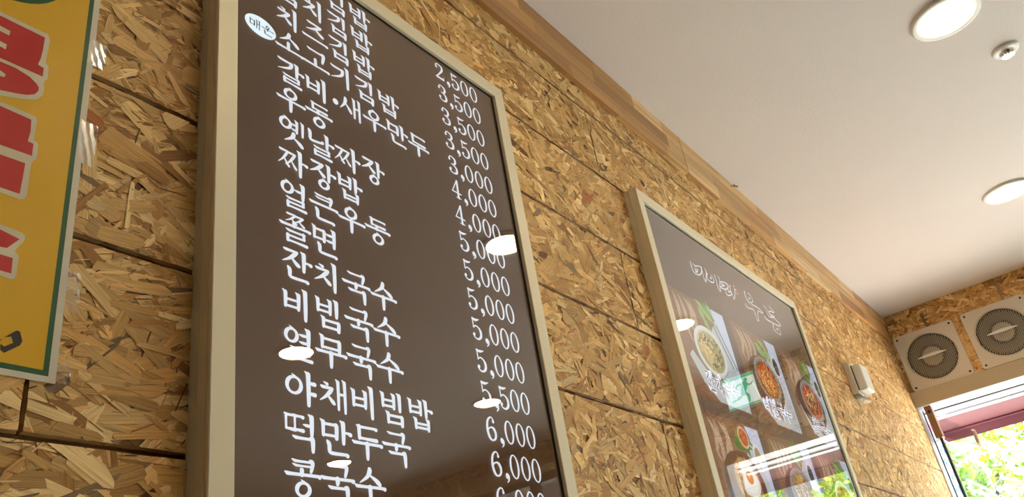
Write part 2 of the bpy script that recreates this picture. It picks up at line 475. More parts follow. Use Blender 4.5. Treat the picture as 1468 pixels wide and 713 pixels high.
def jamo(j, x0, y0, x1, y1, mode, k=1.0):
    """j: jamo letter, box in cell units (y down); mode 'L' left of a tall vowel, 'T' above a flat vowel, 'B' below"""
    W_, H = x1 - x0, y1 - y0
    wv = min(.14, W_ * .27) * k; wh = .085 * k
    P = []
    if j in 'ㄱㅋ':
        if mode == 'L':
            P += pen([(x0, y0), (x0 + .2 * W_, y0 + .10 * H), (x1 - .14 * W_, y0 + .10 * H)], [.015, wh, wh * .9], 4)
            P += pen([(x1 - .16 * W_, y0 + .04 * H), (x1 - .05 * W_, y0 + .16 * H), (x1 - .22 * W_, y0 + .58 * H), (x0, y1)], [.03, wv * .9, wv * .85, wv * .5, .015], 5)
        else:
            P += hs(x0, x1 - .02, y0 + .08, wh, False)
            b = y1 if mode == 'T' else y1
            xe = x1 - (.03 if mode == 'B' else .02)
            P += pen([(x1 - .10, y0 + .03), (xe, y0 + .10), (xe - (0 if mode == 'B' else .06), b)], [.05, wv * .95, wv * .85, wv * .6], 4)
        if j == 'ㅋ': P += hs(x0 + .02, x1 - .08, (y0 + y1) / 2 + .03, wh * .85, False)
    elif j == 'ㄴ':
        P += pen([(x0 + .0, y0), (x0 + .12 * W_, y0 + .12), (x0 + .12 * W_, y1 - .12)], [.01, wv * .85, wv * .8, wv * .75], 4)
        P += pen([(x0 + .10 * W_, y1 - .13), (x0 + .22 * W_, y1 - .05), (x1 - .1 * W_, y1 - (.05 if mode == 'B' else .10)), (x1, y1 - (.03 if mode == 'B' else .14))], [wv * .6, wh, wh * .9, wh * 1.3], 4)
    elif j in 'ㄷㄸ':
        if j == 'ㄷ':
            P += hs(x0, x1, y0 + .06, wh)
            P += pen([(x0 + .1 * W_ + .03, y0 + .05), (x0 + .1 * W_ + .03, y1 - .05)], [wv * .8, wv * .7], 3)
            P += pen([(x0 + .1 * W_ + .03, y1 - .06), (x0 + .4 * W_, y1 - .05), (x1, y1 - .04)], [wh * .9, wh * .8, wh * 1.25], 4)
        else:
            m = (x0 + x1) / 2
            P += jamo('ㄷ', x0, y0, m + .05, y1, mode, k * .9) + jamo('ㄷ', m - .02, y0, x1, y1, mode, k * .9)
    elif j == 'ㄹ':
        w2 = wh * .88; xs = x0 + .07
        P += hs(x0, x1 - .02, y0 + .05, w2, False)
        P += pen([(x1 - .06, y0 + .03), (x1 - .04, y0 + .48 * H)], [wv * .65, wv * .6], 3)
        P += pen([(xs, y0 + .5 * H), (x1 - .03, y0 + .5 * H)], [w2 * .8, w2 * .8], 3)
        P += pen([(xs, y0 + .47 * H), (xs, y1 - .04)], [wv * .7, wv * .65], 3)
        P += pen([(xs, y1 - .045), (x0 + .5 * W_, y1 - .045), (x1 + .04, y1 - .03)], [w2 * .9, w2 * .8, w2 * 1.3], 4)
    elif j == 'ㅁ':
        P += vs(x0 + .07, y0, y1, wv * .8)
        P += pen([(x0 + .05, y0 + .12), (x1 - .05, y0 + .12)], [wh * .8, wh * .9], 3)
        P += pen([(x1 - .12, y0 + .10), (x1 - .05, y0 + .14), (x1 - .06, y1 + .01)], [.03, wv * .85, wv * .75], 4)
        P += pen([(x0 + .05, y1 - .05), (x1 - .05, y1 - .05)], [wh * .8, wh * .8], 3)
    elif j == 'ㅂ':
        P += vs(x0 + .08, y0, y1, wv * .8)
        P += vs(x1 - .05, y0, y1 + .03, wv * .85)
        P += pen([(x0 + .07, y0 + .5 * H), (x1 - .06, y0 + .5 * H)], [wh * .75, wh * .75], 3)
        P += pen([(x0 + .07, y1 - .06), (x1 - .06, y1 - .06)], [wh * .8, wh * .8], 3)
    elif j == 'ㅅ':
        P += sieut(x0, y0, x1, y1, wv, .5)
    elif j in 'ㅈㅊ':
        t = y0
        if j == 'ㅊ':
            P += pen([(x0 + .30 * W_, y0), (x0 + .55 * W_, y0 + .10 * H)], [.02, wh * 1.1], 3)
            t = y0 + .19 * H
        P += pen([(x0 + .04, t), (x0 + .22 * W_, t + .07 * H), (x1 - .22 * W_, t + .08 * H), (x1 - .1 * W_, t + .10 * H)], [.015, wh, wh * .85, wh], 4)
        P += pen([(x1 - .22 * W_, t + .06 * H), (x1 - .16 * W_, t + .16 * H), (x0 + .45 * W_, t + .62 * (y1 - t)), (x0, y1 - .03)], [.05, wv * .75, wv * .85, wv * .5, .015], 5)
        P += pen([(x0 + .50 * W_, t + .48 * (y1 - t)), (x1 - .15 * W_, y1 - .12 * H), (x1, y1)], [.03, wv * .65, wv * .9, wv * .65], 4)
    elif j == 'ㅉ':
        m = (x0 + x1) / 2
        P += jamo('ㅈ', x0, y0, m + .06, y1, mode, k * .9) + jamo('ㅈ', m - .08, y0 + .02, x1, y1, mode, k * .9)
    elif j == 'ㅇ':
        r = min(W_ * .5, H * .52)
        rx = min(W_ / 2, r * 1.15)
        P += ring((x0 + x1) / 2, y0 + r + .02, rx, r * .96, .105 * k)
    return P

INI = 'ㄱㄲㄴㄷㄸㄹㅁㅂㅃㅅㅆㅇㅈㅉㅊㅋㅌㅍㅎ'
VOW = 'ㅏㅐㅑㅒㅓㅔㅕㅖㅗㅘㅙㅚㅛㅜㅝㅞㅟㅠㅡㅢㅣ'
FIN = ' ㄱㄲㄳㄴㄵㄶㄷㄹㄺㄻㄼㄽㄾㄿㅀㅁㅂㅄㅅㅆㅇㅈㅊㅋㅌㅍㅎ'
def syllable(ch):
    if ch == '·':
        return [[(.5 + .12 * math.cos(a * .5236), .55 + .13 * math.sin(a * .5236)) for a in range(12)]]
    c = ord(ch) - 0xAC00
    I, V, F = INI[c // 588], VOW[(c % 588) // 28], FIN[c % 28]
    P = []
    fin = F != ' '
    if V in 'ㅏㅐㅑㅓㅔㅕㅖㅣ':
        yb = .60 if fin else 1.0
        two = V in 'ㅐㅔㅖ'
        xv = .80 if not two else .93
        dbl = I in 'ㅉㄸ'
        xr = (.62 if not two else .54) + (.03 if dbl else 0)
        iy0, iy1 = (.04, .52) if fin else (.16, .76)
        if V in 'ㅓㅕ': xr = .54 + (.04 if dbl else 0); xv = .86
        if I == 'ㅂ' and not fin: iy0, iy1 = .16, .70
        if fin and F in 'ㄴㅇ': yb = .68
        P += jamo(I, .06 if not dbl else .0, iy0, xr, iy1, 'L')
        wv = .13 if not two else .10
        mid = (.40 if not fin else .30)
        if V == 'ㅏ': P += vs(xv, 0, yb, wv) + pen([(xv, mid + .04), (xv + .13, mid + .03), (xv + .24, mid + .06)], [.07, .06, .11], 3)
        elif V == 'ㅑ':
            P += vs(xv, 0, yb, wv)
            for m in (mid - .08, mid + .22): P += pen([(xv, m), (xv + .2, m + .01)], [.07, .11], 3)
        elif V == 'ㅣ': P += vs(xv, 0, yb, wv)
        elif V == 'ㅓ': P += vs(xv, 0, yb, wv) + pen([(xr + .0, mid), (xr + .12, mid + .02), (xv, mid + .02)], [.02, .08, .07], 3)
        elif V == 'ㅕ':
            P += vs(xv, 0, yb, wv)
            for m in (mid - .08, mid + .14): P += pen([(xr - .0, m), (xr + .12, m + .02), (xv, m + .02)], [.02, .08, .07], 3)
        elif V == 'ㅐ': P += vs(.70, .02, yb * .93, wv) + vs(.93, 0, yb, wv) + pen([(.70, mid + .05), (.93, mid + .05)], [.07, .07], 3)
        elif V in 'ㅔㅖ':
            P += vs(.72, .02, yb * .93, wv) + vs(.94, 0, yb, wv)
            for m in ([mid] if V == 'ㅔ' else [mid - .08, mid + .12]): P += pen([(.50, m), (.60, m + .02), (.72, m + .02)], [.02, .07, .06], 3)
        if fin:
            bx0, bx1 = .24, .90
            by0 = .62
            if F == 'ㄴ': bx0, by0 = .22, .60
            if F == 'ㅇ': bx0, bx1 = .34, .84
            if F == 'ㄱ': by0 = .60
            if F == 'ㅅ': by0 = .58
            P += jamo(F, bx0, by0, bx1, 1.0, 'B')
    else:
        if fin:
            P += jamo(I, .20, .0 if I != 'ㅇ' else .03, .86, .33, 'T', .85)
            hy = .42
        else:
            P += jamo(I, .16, .0, .88, .44, 'T')
            hy = .53
        if V == 'ㅗ':
            if not fin: hy = .74
            P += hs(-.02, 1.04, hy, .09)
            P += pen([(.5, hy - (.28 if not fin else .12)), (.5, hy)], [.11, .11], 3)
        elif V == 'ㅜ':
            P += hs(-.02, 1.04, hy, .09)
            P += vs(.52, hy, 1.0 if not fin else .60, .125, False)
        elif V == 'ㅡ':
            if not fin: hy = .76
            P += hs(-.02, 1.04, hy, .09)
        if fin:
            if F == 'ㅇ': P += jamo(F, .26, .56, .80, .98, 'B')
            elif F == 'ㄱ': P += jamo(F, .20, .58, .86, 1.02, 'B')
            else: P += jamo(F, .20, .56, .88, 1.0, 'B')
    return P

def digit(ch):
    """high-contrast book numerals, cell 1 wide x 1.45 tall (y down 0..1)"""
    T, t = .20, .085      # thick and thin, in units of digit width
    P = []
    A = 1.5               # height of the numeral in widths
    def D(pts, ws, n=6): return [[(x, y / A) for x, y in q] for q in pen([(x, y * A) for x, y in pts], ws, n)]
    if ch == '0':
        n = 30; q = []
        for k in range(n):
            a, b = 2*math.pi*k/n, 2*math.pi*(k+1)/n
            def o(a): return (.5 + .46*math.cos(a), .5 + .5*math.sin(a))
            def i(a): return (.5 + .28*math.cos(a), .5 + .445*math.sin(a))
            q.append([o(a), o(b), i(b), i(a)])
        return q
    if ch == ',':
        c = [(.25 + .19 * math.cos(k * .5236), .93 + .125 * math.sin(k * .5236)) for k in range(12)]
        return [c] + D([(.38, .95), (.36, 1.08), (.14, 1.2)], [.2, .12, .02], 4)
    if ch == '2':
        P += D([(.14, .24), (.22, .07), (.5, .03), (.80, .12), (.80, .34), (.5, .62), (.12, .94)], [.12, t, t, T, T, .12, t], 5)
        P += D([(.12, .93), (.88, .93)], [.17, .17], 3) + D([(.88, .95), (.94, .74)], [.10, .05], 3)
        P.append([(.20 + .11*math.cos(k*.5236), .26 + .075*math.sin(k*.5236)) for k in range(12)])
    if ch == '3':
        P += D([(.16, .2), (.28, .05), (.52, .03), (.78, .13), (.78, .32), (.60, .45), (.36, .47)], [.10, t, t, T, T, .1, .06], 5)
        P += D([(.36, .47), (.66, .51), (.86, .66), (.82, .88), (.52, .98), (.22, .94), (.12, .80)], [.06, .1, T, T, t, t, .12], 5)
        for y in (.21, .79): P.append([(.19 + .11*math.cos(k*.5236), y + .075*math.sin(k*.5236)) for k in range(12)])
    if ch == '4':
        P += D([(.64, .02), (.64, .96)], [.18, .19], 3) + D([(.60, .03), (.04, .70)], [.08, .07], 3)
        P += D([(.03, .70), (.97, .70)], [.09, .09], 3) + D([(.42, .97), (.88, .97)], [.07, .07], 3)
    if ch == '5':
        P += D([(.20, .03), (.20, .48)], [.09, .08], 3) + D([(.18, .07), (.50, .09), (.86, .02)], [.15, .17, .03], 4)
        P += D([(.20, .48), (.40, .38), (.68, .42), (.86, .58), (.84, .82), (.56, .98), (.24, .95), (.12, .82)], [.06, t, .1, T, T, .12, t, .12], 5)
        P.append([(.19 + .11*math.cos(k*.5236), .80 + .075*math.sin(k*.5236)) for k in range(12)])
    if ch == '6':
        P += D([(.80, .18), (.72, .05), (.50, .04), (.24, .22), (.14, .56), (.26, .88), (.52, .98), (.80, .88), (.88, .68), (.76, .50), (.52, .45), (.28, .52), (.18, .64)], [.14, t, t, .16, T, T, t, .15, T, T, t, t, .05], 4)
        P.append([(.78 + .10*math.cos(k*.5236), .19 + .07*math.sin(k*.5236)) for k in range(12)])
    return P

def put_text(mb, polys, x, z, w, h, Y, col=None, m=0):
    """cell top-left at (x, z); y down"""
    for q in polys:
        mb.face([(x + p[0] * w, Y, z - p[1] * h) for p in q], m, col)

# ------------------------------------------------------------------ the setting
rng = np.random.default_rng(7)
random.seed(7)
CEIL = 2.093       # ceiling above the camera, in wall distances
FLOOR = -CZ / S
XF = 6.43          # far wall
XB = -3.4          # wall behind the camera
YO = -6.3          # opposite wall
PAL = [(lin(230, 198, 142), 3.5), (lin(216, 180, 122), 5), (lin(204, 164, 104), 5), (lin(188, 144, 86), 3), (lin(240, 214, 164), 2.2),
       (lin(164, 120, 70), 1.0), (lin(180, 112, 62), .16), (lin(134, 112, 86), .18), (lin(100, 62, 32), .22)]
PC = np.array([p[0] for p in PAL]) * np.array([1.14, 1.045, .90]); PW = np.array([p[1] for p in PAL]); PW = PW / PW.sum()

def clip_rect(poly, x0, x1, z0, z1):
    def cl(P, ax, lim, sg):
        out = []
        for i in range(len(P)):
            a, b = P[i], P[(i + 1) % len(P)]
            da, db = sg * (lim - a[ax]), sg * (lim - b[ax])
            if da >= 0: out.append(a)
            if (da < 0) != (db < 0):
                t = da / (da - db); out.append((a[0] + (b[0] - a[0]) * t, a[1] + (b[1] - a[1]) * t))
        return out
    for ax, lim, sg in ((0, x0, -1), (0, x1, 1), (1, z0, -1), (1, z1, 1)):
        poly = cl(poly, ax, lim, sg)
        if len(poly) < 3: return None
    return poly

def make_strands(x0, x1, z0, z1, density):
    """random wood strands over a rectangle (units): list of (poly, height, tilt, frame, colour)"""
    area = (x1 - x0) * (z1 - z0)
    n = int(area * density)
    out = []
    L = rng.lognormal(math.log(.092), .42, n).clip(.02, .20)
    Wd = rng.lognormal(math.log(.0150), .55, n).clip(.0028, .045)
    th = np.where(rng.random(n) < .72, rng.normal(0, .50, n), rng.uniform(-1.57, 1.57, n))
    cx = rng.uniform(x0 - .02, x1 + .02, n); cz = rng.uniform(z0 - .02, z1 + .02, n)
    ci = rng.choice(len(PC), n, p=PW); br = rng.normal(1.0, .13, n).clip(.6, 1.22)
    h = rng.uniform(.0002, .0030, n)
    cr = rng.uniform(-.35, .35, (n, 8))
    ns = int(n * .44)                    # fine splinters; the dark ones paint in shaded cracks between strands
    L[:ns] = rng.uniform(.008, .055, ns); Wd[:ns] = rng.uniform(.0006, .0024, ns)
    th[:ns] = np.where(rng.random(ns) < .8, rng.normal(0, .6, ns), rng.uniform(-1.57, 1.57, ns))
    ci[:ns] = rng.choice([3, 3, 5, 5, 5, 5, 8, 8, 4, 4], ns); h[:ns] = rng.uniform(.0018, .0031, ns)
    for i in range(n):
        l, w = L[i] / 2, Wd[i] / 2
        e = cr[i]
        loc_ = [(-l, -w * (.5 + e[0])), (-l * (.86 + e[1] * .2), -w), (l * (.80 + e[2] * .3), -w * (1 + e[3] * .3)), (l, -w * (.3 + e[4])),
                (l * (.97 + e[5] * .1), w * (.5 + e[5])), (l * .7, w * (1 + e[6] * .3)), (-l * (.8 + e[7] * .3), w * (1 + e[2] * .3)), (-l * .97, w * (.3 + e[3]))]
        c, s = math.cos(th[i]), math.sin(th[i])
        P = [(cx[i] + a * c - b * s, cz[i] + a * s + b * c) for a, b in loc_]
        if min(p[0] for p in P) < x0 or max(p[0] for p in P) > x1 or min(p[1] for p in P) < z0 or max(p[1] for p in P) > z1:
            P = clip_rect(P, x0, x1, z0, z1)
            if P is None: continue
        out.append((P, h[i], (rng_t[i % 4096][0], rng_t[i % 4096][1]), (cx[i], cz[i], c, s), PC[ci[i]] * br[i], i))
    return out
rng_t = rng.normal(0, .03, (4096, 2))

def osb_board(name, parent, origin, x0, x1, z0, z1, place, density, label=None):
    """one board: bevelled slab + its strands; place(x, depth, z) -> point in wall units (depth towards the room)"""
    V = []; F = []; MI = []; UVs = []; CC = []
    def addf(pts, m, uvs, col):
        n = len(V); V.extend(pts); F.append(tuple(range(n, n + len(pts)))); MI.append(m); UVs.extend(uvs); CC.extend([(*col, 1.0)] * len(pts))
    b = .0045
    fr = [(x0 + b, 0, z0 + b), (x1 - b, 0, z0 + b), (x1 - b, 0, z1 - b), (x0 + b, 0, z1 - b)]
    ed = [(x0, -b, z0), (x1, -b, z0), (x1, -b, z1), (x0, -b, z1)]
    bk = [(x0, -.02, z0), (x1, -.02, z0), (x1, -.02, z1), (x0, -.02, z1)]
    addf([place(*p) for p in fr], 0, [(0, 0)] * 4, (1, 1, 1))
    for i in range(4):
        j = (i + 1) % 4
        addf([place(*p) for p in (ed[i], ed[j], fr[j], fr[i])], 0, [(0, 0)] * 4, (1, 1, 1))
        addf([place(*p) for p in (bk[i], bk[j], ed[j], ed[i])], 0, [(0, 0)] * 4, (1, 1, 1))
    if density > 0:
        for P, h, tl, fm, col, i in make_strands(x0 + b * .4, x1 - b * .4, z0 + b * .4, z1 - b * .4, density):
            pts = []; uvs = []
            for x, z in P:
                dx, dz = x - fm[0], z - fm[1]
                u = dx * fm[2] + dz * fm[3]; v = -dx * fm[3] + dz * fm[2]
                d = h + max(-.0012, min(.0014, tl[0] * u + tl[1] * v * 2.5))
                pts.append(place(x, d, z)); uvs.append((u + i * 3.17, v + i * .37))
            addf(pts, 1, uvs, col)
    me = bpy.data.meshes.new(name)
    me.from_pydata([W(p, origin) for p in V], [], F)
    me.materials.append(M['core']); me.materials.append(M['strand'])
    me.polygons.foreach_set('material_index', MI)
    uvl = me.uv_layers.new(name='UVMap')
    uvl.data.foreach_set('uv', [q for uv in UVs for q in uv])
    at = me.color_attributes.new('col', 'FLOAT_COLOR', 'CORNER')
    at.data.foreach_set('color', [q for c in CC for q in c])
    me.update()
    o = bpy.data.objects.new(name, me); COL.objects.link(o); o.parent = parent
    return o

# --- long panelled wall (Y = 1), boards laid half-lapped
wall = struct_empty('wall_left', (2.2, 1.0, FLOOR))
wo_ = (2.2, 1.0, FLOOR)
mb = MB(); mb.box((XB, 1.010, FLOOR), (XF + .08, 1.16, CEIL + .05))
mb.build('wall_backing', M['groove'], wall, wo_)
PITCH = .2855; LEN = 1.743; G = .0032
place_l = lambda x, d, z: (x, 1.0 - d, z)
zr = .0755
rows_z = [zr + PITCH * k for k in range(-6, 8)]
for r, z0 in enumerate(rows_z):
    z1 = min(z0 + PITCH, CEIL)
    zz0 = max(z0, FLOOR)
    if z1 - zz0 < .02: continue
    k = r - 6                              # row index, 0 = lowest row seen
    off = 2.176 if k % 2 == 1 else 2.176 + LEN / 2
    xs = sorted(x for x in [off + LEN * i for i in range(-6, 6)] if XB < x < XF)
    xs = [XB] + xs + [XF]
    for a, b in zip(xs[:-1], xs[1:]):
        seen = k >= -1 and b > .25
        dens = 0
        if seen: dens = 6200
        osb_board('osb_board', wall, wo_, a + .0013, b - .0013, zz0 + G, z1 - G if z1 < CEIL else z1, place_l, dens)

# --- far wall (X = XF): openings for the window (left) and the tall door (right)
wf = struct_empty('wall_far', (XF, -2.0, FLOOR)); fo = (XF, -2.0, FLOOR)
HB, HT = 1.387, 1.494      # beige header bottom and top
YD = -.62                  # where the door opening starts
mb = MB()
mb.box((XF + .012, YO, 1.80), (XF + .16, 1.0, CEIL + .05)); mb.box((XF + .16, YD, HB + .06), (XF + .56, 1.16, 1.62))
mb.box((XF + .012, YD, HB + .02), (XF + .16, 1.0, 1.82))
mb.box((XF + .012, YD - .10, FLOOR), (XF + .16, YD + .02, 1.82))
mb.box((XF + .012, YO, FLOOR), (XF + .16, -4.4, 1.82))
mb.box((XF + .012, YD + .02, FLOOR), (XF + .16, 1.0, -.62))
mb.build('wall_core', M['plaster'], wf, fo)
place_f = lambda y, d, z: (XF - d, y, z)
for (a, b, z0, z1, dn) in [(.20, .998, HT, CEIL, 4300), (YD, .195, HT, CEIL, 4200), (-2.9, YD - .005, 1.95, CEIL, 2600), (-5.2, -2.905, 1.95, CEIL, 2000), (YO, -5.205, 1.95, CEIL, 0)]:
    osb_board('osb_board', wf, fo, a + .002, b - .002, z0, z1, place_f, dn)
mb = MB(); mb.box((XF - .012, YD - .10, FLOOR), (XF + .012, YD, 1.95)); mb.box((XF - .012, YD, FLOOR), (XF + .012, .998, -.62)); mb.box((XF - .012, YD, HB + .02), (XF + .012, -.55, HT))
mb.build('wall_lining', M['core'], wf, fo)

def staves(mb, x0, x1, place, rows, blk=.42):
    """finger-jointed blocks: rows = [(a0,a1)] strips across the moulding"""
    tones = [lin(232, 192, 132), lin(218, 170, 108), lin(244, 214, 160), lin(204, 152, 92), lin(228, 184, 122), lin(180, 130, 76)]
    for (a0, a1) in rows:
        x = x0 - random.random() * blk
        while x < x1:
            l = blk * random.uniform(.6, 1.35)
            p, q = max(x, x0), min(x + l, x1)
            if q - p > .002:
                c = random.choice(tones); k = random.uniform(.9, 1.1)
                mb.face([place(p, *a0), place(q, *a0), place(q, *a1), place(p, *a1)], 0, tuple(v * k for v in c))
            x += l

# --- wooden ceiling moulding of the long wall, in lengths that butt together
trim = struct_empty('trim_1', (2.2, 1.0, 1.9)); to = (2.2, 1.0, 1.9)
TF, TB = .979, 1.893
cuts = [XB, -.41, 3.037, XF - .002]
for a, b in zip(cuts[:-1], cuts[1:]):
    mb = MB()
    zs = [TB + (CEIL - TB) * k / 3 for k in range(4)]
    pl = lambda x, y, z: (x, y, z)
    staves(mb, a + .0018, b - .0018, pl, [((TF, zs[i]), (TF, zs[i + 1])) for i in range(3)] + [((1.0, TB), (TF, TB))], .40)
    staves(mb, a + .0018, a + .0019, pl, [], .4)
    e = lin(150, 104, 60)
    for x in (a + .0018, b - .0018):
        mb.face([(x, TF, TB), (x, 1.0, TB), (x, 1.0, CEIL), (x, TF, CEIL)], 0, e)
    mb.face([(a, 1.0, CEIL), (b, 1.0, CEIL), (b, 1.0, TB), (a, 1.0, TB)], 0, e)
    mb.build('moulding_length', M['stave'], trim, to)
# moulding / lintel over the door part of the far wall
trim2 = struct_empty('trim_2', (XF, -3.4, 1.8)); t2 = (XF, -3.4, 1.8)
for a, b in ((YO, -3.3), (-3.3, YD)):
    mb = MB()
    pl = lambda x, y, z: (y, x, z)
    staves(mb, a + .002, b - .002, pl, [((XF - .05, 1.80), (XF - .05, 1.865)), ((XF - .05, 1.865), (XF - .05, 1.93)), ((XF - .05, 1.93), (XF, 1.95)), ((XF, 1.80), (XF - .05, 1.80))], .45)
    for y in (a + .002, b - .002):
        mb.face([(XF - .05, y, 1.80), (XF, y, 1.80), (XF, y, 1.95), (XF - .05, y, 1.93)], 0, lin(150, 104, 60))
    mb.build('moulding_length', M['stave'], trim2, t2)

mb = MB(); mb.box((XB, YO, CEIL), (XF + .16, 1.16, CEIL + .12))
tag(mb.build('ceiling', M['ceiling'], None, (1.5, -2, CEIL)), kind='structure')
mb = MB(); mb.box((XB, YO, FLOOR - .1), (XF + .16, 1.16, FLOOR))
tag(mb.build('floor', M['floor'], None, (1.5, -2, FLOOR)), kind='structure')
mb = MB(); mb.box((XB - .12, YO, FLOOR), (XB, 1.16, CEIL))
tag(mb.build('wall_back', M['rear'], None, (XB, -2, FLOOR)), kind='structure')
mb = MB(); mb.box((XB, YO - .12, FLOOR), (XF + .16, YO, CEIL))
tag(mb.build('wall_right', M['rear'], None, (1.5, YO, FLOOR)), kind='structure')

# --- beige header panel and white window frame
mb = MB(); mb.box((XF - .035, YD, HB), (XF + .02, .999, HT), 0, .003)
tag(mb.build('trim_3', M['header'], None, (XF, .2, HB)), kind='structure')

win = struct_empty('window_1', (XF, .2, -.6)); wo2 = (XF, .2, -.6)
Y0w, Y1w = YD, .998
def wpart(name, a, b, m, bev=.0015):
    q = MB(); q.box(a, b, 0, bev); return q.build(name, m, win, wo2)
wpart('frame_head', (XF - .030, Y0w, HB - .004), (XF + .200, Y1w, HB + .06), M['upvc'])
wpart('gasket', (XF + .200, Y0w, HB - .010), (XF + .235, 1.02, HB + .05), M['gasket'], 0)
wpart('sash_head', (XF + .238, Y0w, HB - .004), (XF + .365, 1.02, HB + .06), M['upvc'])
wpart('track', (XF + .368, Y0w, HB + .004), (XF + .470, 1.02, HB + .06), M['upvc_grey'])
wpart('lower_rail', (XF + .473, Y0w, HB - .006), (XF + .56, 1.02, HB + .06), M['upvc'])
wpart('frame_jamb', (XF - .030, .990, -.62), (XF + .165, 1.03, HB - .005), M['upvc'])
wpart('jamb_gasket', (XF + .120, .984, -.62), (XF + .135, .992, HB - .006), M['gasket'], 0)
wpart('frame_jamb', (XF - .02, Y0w, -.62), (XF + .20, Y0w + .05, HB - .005), M['upvc'])
wpart('sill', (XF - .06, Y0w, -.64), (XF + .14, Y1w, -.61), M['upvc'])
# drain slot and screws on the head
wpart('vent_slot', (XF + .09, .70, HB - .0055), (XF + .11, .86, HB - .0035), M['upvc_grey'], 0)
# door frame of the tall opening
dr = struct_empty('door_1', (XF, -2.4, FLOOR)); do = (XF, -2.4, FLOOR)
for nm, a, b in (('frame_head', (XF + .02, -4.4, 1.74), (XF + .12, YD - .1, 1.80)), ('frame_post', (XF + .02, -4.4, FLOOR), (XF + .12, -4.33, 1.74)), ('frame_post', (XF + .02, -2.5, FLOOR), (XF + .12, -2.43, 1.74)), ('frame_post', (XF + .02, YD - .17, FLOOR), (XF + .12, YD - .1, 1.74))):
    q = MB(); q.box(a, b, 0, .003); q.build(nm, M['darkwood'], dr, do)
for a, b in ((-4.33, -2.5), (-2.43, YD - .17)):
    q = MB(); q.face([(XF + .07, a, FLOOR), (XF + .07, b, FLOOR), (XF + .07, b, 1.74), (XF + .07, a, 1.74)])
    q.build('glass_pane', M['outglass'], dr, do)

# ------------------------------------------------------------------ light-box sign boards on the long wall
GY = .958          # glass plane
TY = .9605         # printed / lettered plane behind the glass
KK = TY / .948     # lettering was measured on the plane .948

def rail(mb, p0, p1, inward, xz):
    """mitred aluminium rail from p0 to p1 (outer corners, x-z), profile swept towards 'inward'"""
    prof = [(0, 1.0), (0, .9795), (.0014, .979), (.0014, .9775), (0, .977), (0, .9585), (.0016, .958), (.0016, .9555), (0, .955), (0, .9495), (.0015, .948),
            (.0405, .948), (.042, .9495), (.042, .9635), (.034, .9635), (.034, 1.0)]
    dx, dz = p1[0] - p0[0], p1[1] - p0[1]
    L = math.hypot(dx, dz); ux, uz = dx / L, dz / L
    g = .0005
    rows = []
    for w, y in prof:
        a = (p0[0] + ux * (w + g) + inward[0] * w, y, p0[1] + uz * (w + g) + inward[1] * w)
        b = (p1[0] - ux * (w + g) + inward[0] * w, y, p1[1] - uz * (w + g) + inward[1] * w)
        rows.append([a, b])
    for i in range(len(rows)):
        j = (i + 1) % len(rows)
        mb.face([rows[i][0], rows[j][0], rows[j][1], rows[i][1]])
    mb.face([r[0] for r in rows]); mb.face([r[1] for r in reversed(rows)])

def sign_board(root, o, x0, x1, z0, z1, film):
    C = [(x0, z0), (x1, z0), (x1, z1), (x0, z1)]
    inw = [(0, 1), (-1, 0), (0, -1), (1, 0)]
    for i in range(4):
        q = MB(); rail(q, C[i], C[(i + 1) % 4], inw[i], None)
        q.build('frame_rail', M['frame'], root, o)
    q = MB(); q.box((x0 + .03, TY + .001, z0 + .03), (x1 - .03, .994, z1 - .03))
    q.build('printed_panel', film, root, o)
    q = MB()
    for a, b in (((x0 + .0422, z0 + .0422), (x1 - .0422, z0 + .0455)), ((x0 + .0422, z1 - .0455), (x1 - .0422, z1 - .0422)), ((x0 + .0422, z0 + .0455), (x0 + .0450, z1 - .0455)), ((x1 - .0465, z0 + .0455), (x1 - .0422, z1 - .0455))):
        q.box((a[0], GY - .0012, a[1]), (b[0], TY, b[1]))
    q.build('gasket', M['frame_dark'], root, o)
    q = MB(); q.face([(x0 + .0425, GY, z0 + .0425), (x1 - .0425, GY, z0 + .0425), (x1 - .0425, GY, z1 - .0425), (x0 + .0425, GY, z1 - .0425)])
    q.build('glass_pane', M['glass'], root, o)

B1 = dict(x0=.651, x1=1.564, z0=.02, z1=1.4985)
o1 = ((B1['x0'] + B1['x1']) / 2, 1.0, B1['z0'])
menu = thing('menu_board', 'tall brown menu board of white dish names and prices, nearest sign on the wall', 'menu board', o1)
sign_board(menu, o1, film=M['film'], **B1)

